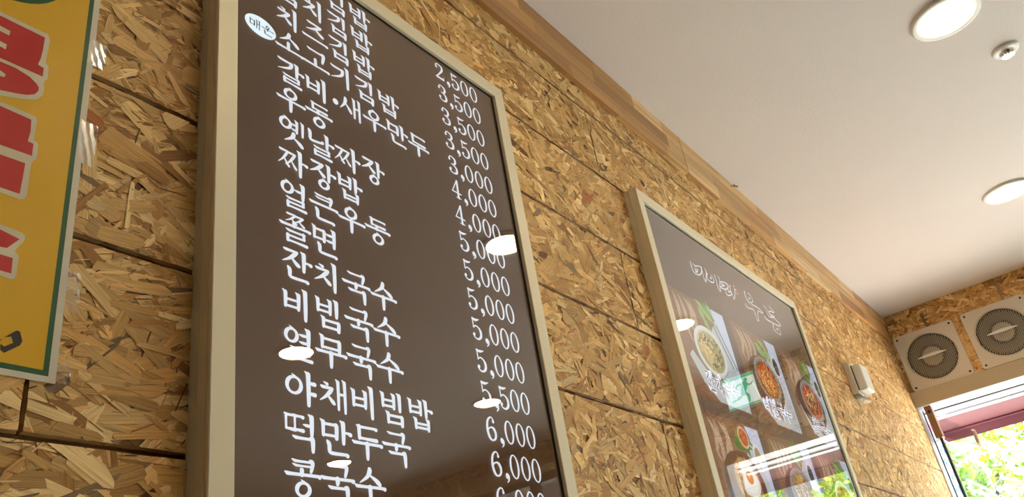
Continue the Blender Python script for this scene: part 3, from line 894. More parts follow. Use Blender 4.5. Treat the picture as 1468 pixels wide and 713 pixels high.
ROWS = [('김밥', 2, '2,500'), ('김치김밥', 0, '3,500'), ('치즈김밥', 0, '3,500'), ('소고기김밥', 0, '3,500'), ('갈비·새우만두', 0, '3,000'), ('우동', 0, '4,000'),
        ('옛날짜장', 0, '4,000'), ('짜장밥', 0, '5,000'), ('얼큰우동', 0, '5,000'), ('쫄면', 0, '5,000'), ('잔치국수', 0, '5,000'), ('비빔국수', 0, '5,000'),
        ('열무국수', 0, '5,500'), ('야채비빔밥', 0, '6,000'), ('떡만두국', 0, '6,000'), ('콩국수', 0, '6,000')]
RZ = [1.396, 1.326, 1.254, 1.182, 1.110, 1.042, .972, .902, .830, .760, .690, .618, .548, .474, .404, .334]
CW, CH = .0615, .0575
for (txt, skip, price), z in zip(ROWS, RZ):
    q = MB()
    x = .808 + .0675 * skip
    BOLD = 1.16
    for ch in txt:
        if ch == '·':
            put_text(q, syllable(ch), x - .0155 - CW / 2 - .004, z + CH / 2 - .004, CW, CH, TY)
            x += .0195; continue
        put_text(q, syllable(ch), x - CW / 2, z + CH / 2, CW, CH, TY)
        x += .0675
    for i in range(len(q.v)): q.v[i] = (q.v[i][0] * KK, q.v[i][1], q.v[i][2] * KK)
    q.build('menu_lettering', M['glyph'], menu, o1)
    q = MB()
    BOLD = 1.06
    zc = z + .004
    X = [1.268, 1.308, 1.327, 1.3645, 1.401]
    for ch, xx in zip(price, X):
        w = .0335
        put_text(q, digit(ch), xx, zc + .0245, w if ch != ',' else .030, .0495, TY)
    for i in range(len(q.v)): q.v[i] = (q.v[i][0] * KK, q.v[i][1], q.v[i][2] * KK)
    q.build('price_lettering', M['glyph'], menu, o1)
BOLD = 1.0
# round badge reading 매운 beside the third row
q = MB(); bc = (.7425 * KK, 1.184 * KK)
q.face([(bc[0] + .0360 * math.cos(k * math.pi / 24), TY, bc[1] + .0245 * math.sin(k * math.pi / 24)) for k in range(48)])
badge = q.build('badge', M['badge'], menu, o1)
q = MB()
put_text(q, syllable('매'), bc[0] - .0275, bc[1] + .0125, .0262, .0250, TY - .0004)
put_text(q, syllable('운'), bc[0] + .0020, bc[1] + .0125, .0262, .0250, TY - .0004)
bl = q.build('badge_lettering', M['ink'], badge, o1); 

B2 = dict(x0=2.324, x1=3.908, z0=.02, z1=1.4985)
o2 = ((B2['x0'] + B2['x1']) / 2, 1.0, B2['z0'])
pic = thing('picture_menu_board', 'brown framed sign with noodle bowl photographs under an outlined title, on the panelled wall', 'menu board', o2)
sign_board(pic, o2, film=M['film2'], **B2)
def kz(mb):
    for i in range(len(mb.v)): mb.v[i] = (mb.v[i][0] * KK, mb.v[i][1], mb.v[i][2] * KK)
POSTER_PRINT = [('cream', 2, [(0.2919, 0.9616), (0.3281, 0.9641), (0.3863, 0.964), (0.3943, 0.9644), (0.3988, 0.9558), (0.3972, 0.9103), (0.4009, 0.9072), (0.4025, 0.9029), (0.4032, 0.8847), (0.3986, 0.8755), (0.4009, 0.8639), (0.4, 0.851), (0.3918, 0.8384), (0.3691, 0.8288), (0.3474, 0.8213), (0.3123, 0.8226)]), ('red', 3, [(0.2926, 0.9568), (0.3291, 0.9567), (0.3911, 0.9558), (0.391, 0.932), (0.39, 0.9154), (0.3874, 0.9012), (0.3957, 0.8995), (0.3962, 0.8836), (0.339, 0.8833), (0.3034, 0.8836)]), ('cream', 4, [(0.2958, 0.9352), (0.3316, 0.9386), (0.345, 0.9376), (0.3445, 0.9286), (0.3328, 0.9294), (0.2972, 0.9256)]), ('cream', 4, [(0.2996, 0.9091), (0.3352, 0.9119), (0.3436, 0.9112), (0.3433, 0.9015), (0.3364, 0.903), (0.301, 0.8998)]), ('red', 3, [(0.3054, 0.8698), (0.3398, 0.8774), (0.36, 0.8778), (0.3795, 0.8733), (0.3889, 0.8672), (0.3933, 0.8621), (0.3934, 0.8557), (0.3893, 0.8471), (0.3797, 0.8404), (0.3681, 0.8363), (0.3462, 0.83), (0.312, 0.8248)]), ('cream', 4, [(0.3077, 0.8539), (0.3419, 0.8622), (0.3489, 0.8595), (0.348, 0.854), (0.3431, 0.853), (0.3097, 0.8404)]), ('cream', 2, [(0.314, 0.8115), (0.3488, 0.8113), (0.389, 0.8107), (0.3958, 0.8094), (0.3978, 0.8043), (0.3976, 0.7704), (0.4024, 0.7692), (0.4042, 0.7641), (0.4044, 0.743), (0.3999, 0.7362), (0.3987, 0.7287), (0.399, 0.6804), (0.3967, 0.6739), (0.3917, 0.6711), (0.3676, 0.672), (0.3343, 0.6733)]), ('red', 3, [(0.3149, 0.805), (0.3497, 0.8043), (0.3902, 0.8022), (0.3916, 0.7817), (0.39, 0.7651), (0.3976, 0.7643), (0.398, 0.7443), (0.3579, 0.7433), (0.324, 0.7429)]), ('red', 3, [(0.3262, 0.7283), (0.3599, 0.7285), (0.3912, 0.7288), (0.391, 0.7059), (0.3902, 0.6789), (0.3666, 0.6792), (0.3332, 0.6803)]), ('cream', 2, [(0.3406, 0.6301), (0.3738, 0.6258), (0.4005, 0.6232), (0.4049, 0.6192), (0.4044, 0.6127), (0.3947, 0.5948), (0.4007, 0.5893), (0.4013, 0.5608), (0.399, 0.5551), (0.3955, 0.5536), (0.3833, 0.5555), (0.3511, 0.5584)]), ('red', 3, [(0.3417, 0.6223), (0.3748, 0.6185), (0.3987, 0.6129), (0.3854, 0.5952), (0.3781, 0.5944), (0.3454, 0.5975)]), ('red', 3, [(0.347, 0.5862), (0.3795, 0.584), (0.3941, 0.5835), (0.395, 0.5618), (0.3824, 0.5621), (0.3503, 0.5639)]), ('black', 2, [(0.3946, 0.4721), (0.4109, 0.4878), (0.415, 0.4876), (0.4194, 0.4756), (0.4173, 0.4696), (0.4007, 0.456), (0.3964, 0.4587)]), ('yellow', 3, [(0.3962, 0.4747), (0.4059, 0.4785), (0.4089, 0.4708), (0.3996, 0.464), (0.3945, 0.467)])]
LOGO = [('loop', [(2.6489, 1.3082), (2.6684, 1.3074), (2.6817, 1.3008), (2.7271, 1.3136), (2.7407, 1.3049), (2.7193, 1.2791), (2.6874, 1.2647), (2.657, 1.2636), (2.6449, 1.2768)]), ('loop', [(2.686, 1.2915), (2.701, 1.2944), (2.6863, 1.2764), (2.6752, 1.2751)]), ('loop', [(2.7481, 1.319), (2.7749, 1.3189), (2.7809, 1.306), (2.7474, 1.2547), (2.7372, 1.2717), (2.7422, 1.2995)]), ('loop', [(2.7891, 1.3027), (2.8252, 1.3068), (2.8385, 1.2916), (2.8271, 1.2757), (2.7931, 1.2702), (2.7755, 1.2808)]), ('dot', [(2.8069, 1.2942), (2.8209, 1.295), (2.8139, 1.284), (2.806, 1.286)]), ('loop', [(2.8665, 1.3228), (2.8961, 1.3246), (2.9078, 1.3131), (2.8856, 1.2763), (2.8777, 1.2526), (2.8613, 1.266), (2.8657, 1.2971)]), ('line', [(2.9164, 1.3067), (2.9587, 1.3166), (2.9881, 1.3134), (2.9698, 1.2941), (2.9454, 1.2823), (2.9049, 1.2746), (2.8951, 1.2792), (2.9431, 1.2982), (2.9118, 1.2969), (2.9164, 1.3067)]), ('line', [(2.9361, 1.278), (2.9359, 1.2584), (2.9547, 1.2573), (2.9907, 1.2714), (3.0, 1.2879), (2.968, 1.2769), (2.9742, 1.2909)]), ('loop', [(3.015, 1.3216), (3.0499, 1.3181), (3.0424, 1.2927), (3.0096, 1.2572), (3.0032, 1.2751), (3.0007, 1.2957)]), ('stamp', [(3.0449, 1.3306), (3.0669, 1.3357), (3.0653, 1.3274), (3.0459, 1.3222)]), ('stamp', [(3.0585, 1.3207), (3.0744, 1.3208), (3.0722, 1.3108), (3.055, 1.3088)]), ('stamp', [(3.0651, 1.3056), (3.078, 1.3062), (3.0831, 1.2969), (3.061, 1.292)]), ('loop', [(3.1751, 1.3412), (3.2123, 1.3467), (3.2415, 1.3349), (3.237, 1.3096), (3.1917, 1.2939), (3.1638, 1.3087)]), ('dot', [(3.2076, 1.3232), (3.2197, 1.3249), (3.2153, 1.3144), (3.2032, 1.3139)]), ('loop', [(3.1321, 1.271), (3.212, 1.2898), (3.288, 1.2945), (3.3309, 1.2822), (3.2664, 1.2721), (3.2361, 1.2217), (3.2167, 1.2316), (3.2176, 1.266), (3.1464, 1.2572)]), ('loop', [(3.376, 1.3339), (3.4523, 1.3495), (3.4981, 1.3313), (3.4383, 1.3207), (3.4214, 1.3055), (3.4842, 1.3064), (3.4194, 1.2861), (3.3915, 1.2967), (3.3992, 1.3233)]), ('loop', [(3.346, 1.2733), (3.4264, 1.2948), (3.4698, 1.2968), (3.5347, 1.2782), (3.4966, 1.267), (3.4263, 1.2609), (3.3536, 1.2605)]), ('loop', [(3.4341, 1.2592), (3.4854, 1.2649), (3.4929, 1.2234), (3.4456, 1.2174), (3.4108, 1.2309)]), ('dot', [(3.4536, 1.2436), (3.4745, 1.2462), (3.4712, 1.2368), (3.4527, 1.2348)])]

q = MB(); st = MB()
for kind, pts in LOGO:
    if kind in ('loop', 'line'):
        P = pts + [pts[0], pts[1]] if kind == 'loop' else pts
        sp = smooth_path(P, 4)
        if kind == 'loop': sp = sp[4:-4] if len(sp) > 12 else sp
        w = .0048
        for i in range(len(sp) - 1):
            (a, b), (c, d) = sp[i], sp[i + 1]
            l = math.hypot(c - a, d - b)
            if l < 1e-6: continue
            nx, nz = -(d - b) / l * w / 2, (c - a) / l * w / 2
            ex, ez = (c - a) / l * w * .2, (d - b) / l * w * .2
            q.face([(a + nx - ex, TY - .0004, b + nz - ez), (c + nx + ex, TY - .0004, d + nz + ez), (c - nx + ex, TY - .0004, d - nz + ez), (a - nx - ex, TY - .0004, b - nz - ez)])
    elif kind == 'dot': q.face([(a, TY - .0004, b) for a, b in pts])
    else: st.face([(a, TY - .0003, b) for a, b in pts], 0, lin(214, 120, 122))
kz(q); kz(st)
q.build('title_lettering', M['glyph_dim'], pic, o2)['kind'] = 'stuff'
st.build('red_stamp', M['photo'], pic, o2)

def food_photo(x0, z1, seed, bowl, broth, topping, label, egg=False, tilt=0):
    """one printed dish photograph; every printed shape is a flat patch of ink on the film"""
    global BOLD
    rr = random.Random(seed)
    w, h = .448, .380
    q = MB()
    ly = [TY - .0003]
    def flat(pts, col):
        q.face([(x0 + a * w, ly[0], z1 - b * h) for a, b in pts], 0, col)
        ly[0] -= .000018
    def line(pts, ws, col, n=4):
        for p in pen(pts, ws, n, False): q.face([(x0 + a * w, ly[0], z1 - b * h) for a, b in p], 0, col)
        ly[0] -= .000006
    def ell(cx, cy, rx, ry, col, n=36, a0=0, a1=2 * math.pi):
        flat([(cx + rx * math.cos(a0 + (a1 - a0) * k / n), cy + ry * math.sin(a0 + (a1 - a0) * k / n)) for k in range(n + (0 if a1 - a0 > 6.2 else 1))], col)
    brown = lin(150, 118, 92)
    flat([(0, 0), (1, 0), (1, 1), (0, 1)], brown)
    for i in range(14):                                    # table planks and soft folds
        y = rr.random(); flat([(0, y), (1, y - .03), (1, y - .03 + .02), (0, y + .02)], tuple(c * rr.uniform(.72, 1.15) for c in brown))
    # pale cloth on the right, pale tray at the lower left
    flat([(.74, 0), (1, 0), (1, .98), (.92, .62), (.86, .30)], lin(206, 216, 236))
    flat([(.62, .30), (.80, .10), (.90, .44), (.98, .80), (1, 1), (.60, 1)], lin(196, 204, 208))
    if not egg:
        flat([(.09, .64), (.16, .58), (.46, .84), (.66, .98), (.66, 1), (.42, 1), (.22, .86)], lin(202, 206, 206))
    # cream ribbon folds top left
    for cx, s in ((.08, .26), (.17, .34), (.26, .25), (.33, .30)):
        a = rr.uniform(-.03, .03)
        line([(cx, .04), (cx + .05 + a, .04 + s * .5), (cx + .02, .06 + s), (cx + .07, .10 + s * 1.15)], [.012, .040, .034, .008], lin(196, 174, 150))
        line([(cx + .03, .06), (cx + .08 + a, .04 + s * .5), (cx + .05, .04 + s)], [.004, .012, .004], lin(226, 212, 192))
    # green leaves
    for k in range(9):
        cx, cy = rr.uniform(.50, .74), rr.uniform(.02, .22); an = rr.uniform(.2, 1.4)
        g = rr.choice([lin(118, 168, 92), lin(84, 138, 70), lin(156, 190, 120)])
        flat([(cx + math.cos(an) * .11, cy + math.sin(an) * .11), (cx + math.cos(an + 1.57) * .035, cy + math.sin(an + 1.57) * .035), (cx - math.cos(an) * .09, cy - math.sin(an) * .09), (cx - math.cos(an + 1.57) * .035, cy - math.sin(an + 1.57) * .035)], g)
    # chopsticks or small dish on the right
    if seed % 3 == 1:
        for dx in (0, .075): line([(.71 + dx, .17), (.90 + dx, .58)], [.012, .016], lin(60, 48, 46), 3)
    else:
        ell(.86, .28 if not egg else .27, .085, .13, lin(222, 226, 226)); ell(.86, .29 if not egg else .28, .062, .10, lin(84, 92, 96) if not egg else lin(176, 150, 120))
        if egg: ell(.87, .32, .045, .05, lin(240, 240, 238))
    if egg: ell(.66, .06 + .06, .095, .10, lin(226, 190, 160)); ell(.66, .12, .075, .08, lin(196, 112, 70))
    # tray and bowl
    bx, by, rx, ry = .52, .50, .262, .232
    if seed % 3 != 1: ell(bx - .05, by + .06, rx + .10, ry + .06, lin(112, 84, 62)); 
    ell(bx, by + .012, rx + .018, ry + .018, tuple(c * .62 for c in bowl)); ell(bx, by, rx + .01, ry + .01, bowl); ell(bx, by, rx - .022, ry - .024, tuple(c * .8 for c in bowl)); ell(bx, by + .01, rx - .036, ry - .036, broth)
    def inside(r=1.0):
        a, s = rr.uniform(0, 6.28), math.sqrt(rr.random()) * r
        return bx + math.cos(a) * s * (rx - .05), by + .01 + math.sin(a) * s * (ry - .05)
    noodle = [lin(236, 218, 160), lin(222, 196, 128), lin(240, 228, 184), lin(206, 170, 100)]
    for k in range(90):
        cx, cy = inside(.88); a = rr.uniform(-.9, .9) + 1.2; l = rr.uniform(.03, .09)
        if topping == 'seaweed' and cx > bx + .06: continue
        line([(cx - math.cos(a) * l, cy - math.sin(a) * l), (cx + rr.uniform(-.02, .02), cy), (cx + math.cos(a) * l, cy + math.sin(a) * l)], [.004, .009, .004], rr.choice(noodle), 3)
    tops = {'seaweed': [lin(52, 56, 40), lin(84, 92, 60), lin(150, 90, 70), lin(170, 190, 120)],
            'kimchi': [lin(206, 82, 42), lin(226, 110, 52), lin(190, 52, 44), lin(96, 92, 48), lin(222, 160, 60)],
            'red': [lin(206, 74, 52), lin(222, 96, 66), lin(60, 64, 40), lin(92, 96, 56), lin(190, 60, 46)],
            'mixed': [lin(150, 160, 90), lin(196, 120, 60), lin(226, 190, 110), lin(120, 74, 44)]}[topping]
    for k in range(110):
        cx, cy = inside(.92)
        if topping == 'seaweed' and not (cx > bx - .02 or cy < by - .04): continue
        if topping == 'red' and k % 5 > 1 and (cx - bx) ** 2 + (cy - by) ** 2 > .018: c = tops[rr.choice([0, 1, 4])]
        elif topping == 'red': c = tops[rr.choice([2, 3])]
        elif topping == 'kimchi' and cy < by - .05: c = tops[rr.choice([0, 1, 2])]
        else: c = rr.choice(tops)
        a = rr.uniform(0, 3.1); l = rr.uniform(.012, .035)
        line([(cx - math.cos(a) * l, cy - math.sin(a) * l), (cx + math.cos(a) * l, cy + math.sin(a) * l)], [rr.uniform(.004, .018), rr.uniform(.004, .02)], c, 2)
    if egg:
        P = [(bx + .02 + (.15 + .03 * math.sin(3 * k * .2618 + 1)) * math.cos(k * .2618), by + (.19 + .03 * math.cos(2 * k * .2618)) * math.sin(k * .2618) * .92) for k in range(24)]
        flat(P, lin(232, 234, 226)); flat([(bx + .02 + (a - bx - .02) * .8, by + (b - by) * .8) for a, b in P], lin(246, 246, 240))
        ell(bx + .03, by - .02, .062, .060, lin(226, 150, 34)); ell(bx + .02, by - .035, .03, .026, lin(246, 184, 70))
        flat([(.02, .86), (.16, .56), (.27, .72), (.30, 1), (.02, 1)], lin(92, 96, 120)); flat([(.12, 1), (.22, .66), (.34, .86), (.38, 1)], lin(150, 116, 84))
    # outlined dish name
    n = len(label); cw = .142
    lx = .25 if seed % 3 == 1 else .22
    for i, ch in enumerate(label):
        for bold, col in ((2.3, lin(236, 238, 244)), (.80, lin(44, 48, 58))):
            BOLD = bold
            for p in syllable(ch):
                q.face([(x0 + (lx + i * (cw + .012) + a * cw) * w, ly[0], z1 - (.735 + b * .185) * h) for a, b in p], 0, col)
            ly[0] -= .00004
        BOLD = 1.0
    kz(q)
    return q
white = lin(226, 230, 228); grey = lin(168, 162, 158)
PH = [(2.362, 1.130, 1, white, lin(176, 168, 120), 'seaweed', '잔치국수', False),
      (2.876, 1.130, 2, grey, lin(150, 96, 50), 'kimchi', '비빔국수', False),
      (3.385, 1.130, 3, grey, lin(190, 74, 50), 'red', '열무국수', False),
      (2.362, .692, 5, lin(120, 78, 58), lin(176, 140, 90), 'mixed', '', True),
      (2.876, .692, 6, grey, lin(176, 150, 100), 'mixed', '', False),
      (3.385, .692, 8, white, lin(170, 110, 70), 'red', '', False)]
NM = ['photograph of pale noodles with seaweed in a white bowl', 'photograph of noodles topped with red kimchi', 'photograph of noodles in red broth', 'photograph of a bowl topped with a fried egg', 'photograph of a noodle bowl, lower middle', 'photograph of a noodle bowl, lower right']
for p, nm in zip(PH, NM):
    ph = food_photo(*p).build('food_photograph', M['photo'], pic, o2); ph['label'] = nm

# ------------------------------------------------------------------ yellow poster at the left
PX0, PX1, PZ0, PZ1 = -.35, .4645, .4292, 1.62
po = ((PX0 + PX1) / 2, .994, PZ0)
poster = thing('poster', 'yellow poster with large red lettering and green border, left of the menu board', 'poster', po)
q = MB(); YP = .9935
q.box((PX0, .9936, PZ0), (PX1, .9952, PZ1), 0, 0, lin(226, 216, 196))
q.build('sheet', M['poster'], poster, po)
q = MB()
yel, gre, cre, red, blk = lin(234, 180, 3), lin(6, 84, 42), lin(226, 212, 184), lin(204, 16, 20), lin(48, 40, 36)
y = YP
def rect(a, b, c, d, col, yy): q.face([(a, yy, c), (b, yy, c), (b, yy, d), (a, yy, d)], 0, col)
rect(PX0 + .010, .4550, .4370, PZ1 - .01, gre, YP); rect(PX0 + .017, .4478, .4440, PZ1 - .017, yel, YP - .0002)
n = 48; cx, cz, r1, r2 = .315, 1.093, .100, .086
q.face([(cx + r1 * math.cos(k * 2 * math.pi / n), YP - .0004, cz + r1 * math.sin(k * 2 * math.pi / n)) for k in range(n)], 0, gre)
q.face([(cx + r2 * math.cos(k * 2 * math.pi / n), YP - .0006, cz + r2 * math.sin(k * 2 * math.pi / n)) for k in range(n)], 0, yel)
q.build('printed_ground', M['poster'], poster, po)
cmap = {'cream': cre, 'red': red, 'black': blk, 'yellow': yel}
for nm, keys, in (('red_lettering', ('cream', 'red')), ('black_lettering', ('black', 'yellow'))):
    q = MB()
    for c, layer, pts in POSTER_PRINT:
        if c in keys: q.face([(a, YP - .0004 - .0002 * layer, b) for a, b in pts], 0, cmap[c])
    q.build(nm, M['poster'], poster, po)
# strips of clear tape over the right edge
for zc, h in ((.972, .050), (.800, .075), (.560, .060), (.445, .030)):
    q = MB()
    rows = []
    for i in range(9):
        zz = zc - h / 2 + h * i / 8
        rows.append([(.456 + .026 * j / 8, .9922 + .0008 * math.sin(j * 1.9 + i * 1.3) * (j / 8) + .0003 * (j / 8), zz + .0015 * math.sin(j * 2.7)) for j in range(9)])
    q.grid(rows[::-1], 0, None, True)
    q.build('tape_strip', M['tape'], poster, po)

# ------------------------------------------------------------------ recessed ceiling lamps
def downlight(x, y, label, proto=None):
    o = (x, y, CEIL)
    t = thing('ceiling_lamp', label, 'ceiling lamp', o, 'round recessed ceiling lamps')
    if proto:
        for ch in proto.children:
            c = ch.copy(); COL.objects.link(c); c.parent = t
        return t
    q = MB(); q.lathe([(.103, -.0005), (.104, -.010), (.108, -.013), (.126, -.0135), (.1315, -.010), (.1330, -.0005)], 'z', o, 72)
    q.build('trim_ring', M['lamp_ring'], t, o)
    q = MB(); q.disc(.1035, -.0075, 'z', o, 72); q.build('diffuser', M['lamp'], t, o)
    return t
LX, LY = [3.165, 5.055, 1.24], [-.130, -1.815, -3.52]
names = {(0, 0): 'large round white-ringed ceiling lamp beside the sprinkler', (1, 0): 'round ceiling lamp cut by the right edge of the photo, nearest the fans'}
first = None
for i, x in enumerate(LX):
    for j, yy in enumerate(LY):
        if j == 0: yy = (-.155, -.100, -.130)[i]
        lb = names.get((i, j))
        if lb is None:
            if (i, j) == (0, 1): lb = 'ceiling lamp mirrored at left of the menu board, over its noodle dish names'
            elif (i, j) == (1, 1): lb = 'ceiling lamp mirrored beside the 5,500 price in the tall menu board'
            elif (i, j) == (1, 2): lb = 'ceiling lamp mirrored lowest in the tall menu board, third row from the panelled wall'
            else: lb = 'round ceiling lamp %s, %s from the panelled wall' % (['across from the picture sign', 'close to the fan wall', 'above the tall menu board'][i], ['first row', 'second row', 'third row'][j])
        t = downlight(x, yy, lb, first)
        first = first or t

# ------------------------------------------------------------------ sprinkler head
so = (3.607, -.310, CEIL)
t = thing('sprinkler', 'small chrome fire sprinkler in the ceiling beside the large round lamp', 'sprinkler', so)
q = MB(); q.lathe([(.0, -.004), (.026, -.004), (.030, -.012), (.046, -.010), (.054, -.006), (.056, 0)], 'z', so, 48); q.build('cover_ring', M['lamp_ring'], t, so)
q = MB(); q.lathe([(0, -.034), (.008, -.034), (.010, -.020), (.015, -.014), (.018, -.004)], 'z', so, 24); q.build('nozzle', M['chrome'], t, so)
q = MB()
for k in range(12):
    a = k * math.pi / 6
    c, s = math.cos(a), math.sin(a)
    q.face([(so[0] + c*.006 - s*.002, so[1] + s*.006 + c*.002, CEIL - .036), (so[0] + c*.026 - s*.004, so[1] + s*.026 + c*.004, CEIL - .034), (so[0] + c*.026 + s*.004, so[1] + s*.026 - c*.004, CEIL - .034), (so[0] + c*.006 + s*.002, so[1] + s*.006 - c*.002, CEIL - .036)])
q.disc(.011, -.0365, 'z', so, 16)
q.build('deflector', M['chrome'], t, so)
q = MB()
for sgn in (-1, 1): q.tube([(so[0] + .020 * sgn, so[1], CEIL - .004), (so[0] + .018 * sgn, so[1], CEIL - .024), (so[0] + .004 * sgn, so[1], CEIL - .035)], .0025, 6)
q.build('frame_arm', M['chrome'], t, so)

# ------------------------------------------------------------------ wall fans
def fan(yc, zc, label):
    o = (XF, yc, zc)
    t = thing('ventilation_fan', label, 'fan', o, 'square ventilation fans over the window')
    h, R, d0, d1 = .2105, .166, -.001, -.014
    # square plate with a round hole and rounded corners
    q = MB(); n = 96; inner = []; outer = []
    for k in range(n):
        a = 2 * math.pi * k / n
        c, s = math.cos(a), math.sin(a)
        m = max(abs(c), abs(s)); e = h; rc = .022
        px, pz = c / m * e, s / m * e
        if abs(px) > h - rc and abs(pz) > h - rc:
            qx, qz = math.copysign(h - rc, px), math.copysign(h - rc, pz)
            dx, dz = px - qx, pz - qz; l = math.hypot(dx, dz); px, pz = qx + dx / l * rc, qz + dz / l * rc
        outer.append((px, pz)); inner.append((R * c, R * s))
    def ringrow(pts, d): return [(XF + d, yc + p[0], zc + p[1]) for p in pts]
    sm = lambda pts, k_: [(p[0] * k_, p[1] * k_) for p in pts]
    q.grid([ringrow(outer, d0), ringrow(outer, d1 + .003), ringrow(sm(outer, .992), d1)], 0, None, False, close_u=True)
    q.grid([ringrow(sm(outer, .992), d1), ringrow(sm(inner, 1.06), d1)], 0, None, False, close_u=True)
    q.grid([ringrow(sm(inner, 1.06), d1), ringrow(sm(inner, 1.045), d1 + .004), ringrow(sm(inner, 1.03), d1 - .003), ringrow(sm(inner, 1.0), d1 - .004), ringrow(inner, -.001)], 0, None, True, close_u=True)
    q.build('face_plate', M['fanplate'], t, o)
    q = MB(); q.lathe([(0, -.0052), (R * 1.0, -.0052)], 'x', o, 64); q.build('back_plate', M['fangrey'], t, o)
    q = MB(); q.lathe([(R * .999, -.0028), (R * .999, -.010), (R * .93, -.0070), (R * .93, -.0053)], 'x', o, 64); q.build('shroud', M['fandark'], t, o)
    # hub with a ribbed face
    q = MB(); q.lathe([(R * .42, -.0054), (R * .40, -.009), (R * .34, -.0105), (0, -.0105)], 'x', o, 48); q.build('motor_hub', M['fanplate'], t, o)
    q = MB()
    for k in range(44):
        a = 2 * math.pi * k / 44
        c, s = math.cos(a), math.sin(a)
        for r0, r1 in ((R * .41, R * .52), (R * .86, R * .985)):
            w = .0030 if r0 < R * .6 else .0042
            q.face([(XF - .0095, yc + c*r0 - s*w, zc + s*r0 + c*w), (XF - .0095, yc + c*r1 - s*w, zc + s*r1 + c*w), (XF - .0095, yc + c*r1 + s*w, zc + s*r1 - c*w), (XF - .0095, yc + c*r0 + s*w, zc + s*r0 - c*w)])
    q.build('vent_slots', M['fandark'], t, o)['kind'] = 'stuff'
    # guard: vertical slats inside the ring, all one moulded grille
    q = MB(); ns = 27
    for k in range(ns):
        u = -R * .97 + 2 * R * .97 * k / (ns - 1)
        l = math.sqrt(max(0, (R * .985) ** 2 - u * u))
        if l < .01: continue
        q.box((XF - .0205, yc + u - .0021, zc - l), (XF - .0145, yc + u + .0021, zc + l))
    g = q.build('guard', M['fanslat'], t, o); g['kind'] = 'stuff'
    q = MB()   # lens-shaped cross bar
    P = []
    for k in range(13):
        s = -1 + 2 * k / 12; P.append((s * R * .60, .013 * (1 - s * s) + .0012))
    top = [(XF - .026, yc + a, zc + .006 + b) for a, b in P]; bot = [(XF - .026, yc + a, zc + .006 - b * .6) for a, b in P]
    q.grid([bot, top], 0, None, False)
    q.grid([top, [(XF - .0195, p[1], p[2]) for p in top]], 0, None, False); q.grid([bot, [(XF - .0195, p[1], p[2]) for p in bot]], 0, None, False)
    q.build('cross_bar', M['white'], t, o)
    for a in (-1, 1):
        for b in (-1, 1):
            q = MB(); q.lathe([(0, d1 - .003), (.0055, d1 - .003), (.0075, d1 - .0003)], 'x', (XF, yc + a * .184, zc + b * .184), 14)
            q.build('screw', M['screw'], t, o)
fan(.7635, 1.7055, 'square ivory ventilation fan over the window, next to the corner of the room')
fan(.288, 1.7100, 'square ivory ventilation fan over the window, second from the corner, cut by the right edge')
q = MB(); q.lathe([(0, -.008), (.006, -.007), (.007, 0)], 'x', (XF - .002, .037, 2.025), 12)
tag(q.build('wall_bolt', M['screw'], None, (XF - .002, .037, 2.025)), 'small dark bolt head in the wood above the second fan', 'bolt')

# ------------------------------------------------------------------ white device on the panelled wall
do_ = (4.78, 1.0, 1.17)
t = thing('wall_chime', 'small white plastic box on the panelled wall between picture sign and fans', 'chime', do_)
q = MB(); q.box((4.650, .965, 1.168), (4.84, .9975, 1.352), 0, .004); q.build('back_box', M['fanplate'], t, do_)
q = MB(); q.box((4.675, .915, 1.185), (4.825, .965, 1.335), 0, .012); q.build('front_cover', M['white'], t, do_)
q = MB(); q.box((4.668, .958, 1.145), (4.832, .992, 1.168), 0, .004); q.build('clear_lens', M['lens'], t, do_)
q = MB(); q.box((4.674, .960, 1.190), (4.6755, .966, 1.33)); q.build('seam', M['frame_dark'], t, do_)

# ------------------------------------------------------------------ exit sign seen mirrored in the far sign board
eo = (XF - .02, -.245, 1.90)
t = thing('exit_sign', 'green and white lit exit sign with a running figure, mirrored in the picture sign', 'exit sign', eo)
q = MB(); q.box((XF - .075, -.400, 1.765), (XF - .004, -.115, 2.035), 0, .006); q.build('housing', M['white'], t, eo)
q = MB(); xx = XF - .0756
q.face([(xx, -.392, 1.773), (xx, -.123, 1.773), (xx, -.123, 2.027), (xx, -.392, 2.027)]); q.build('lit_panel', M['exit_white'], t, eo)
q = MB(); xx = XF - .0762
def gp(pts): q.face([(xx, -.2575 + a, 1.90 + b) for a, b in pts])
gp([(-.134, .100), (.134, .100), (.134, .126), (-.134, .126)]); gp([(-.134, -.126), (.134, -.126), (.134, -.112), (-.134, -.112)])
gp([(.06 + .0165 * math.cos(k * .5236), .078 + .0165 * math.sin(k * .5236)) for k in range(12)])
def gl(pts, ws):
    for p in pen(pts, ws, 4): gp(p)
gl([(.045, .045), (.01, -.025)], [.052, .040])
gl([(.050, .048), (.085, .030), (.115, .045)], [.018, .016, .012]); gl([(.030, .050), (-.015, .052), (-.045, .020)], [.018, .016, .012])
gl([(.015, -.02), (.050, -.050), (.045, -.105)], [.026, .022, .014]); gl([(.008, -.02), (-.035, -.055), (-.095, -.065)], [.026, .022, .014])
q.build('running_figure', M['exit_green'], t, eo)

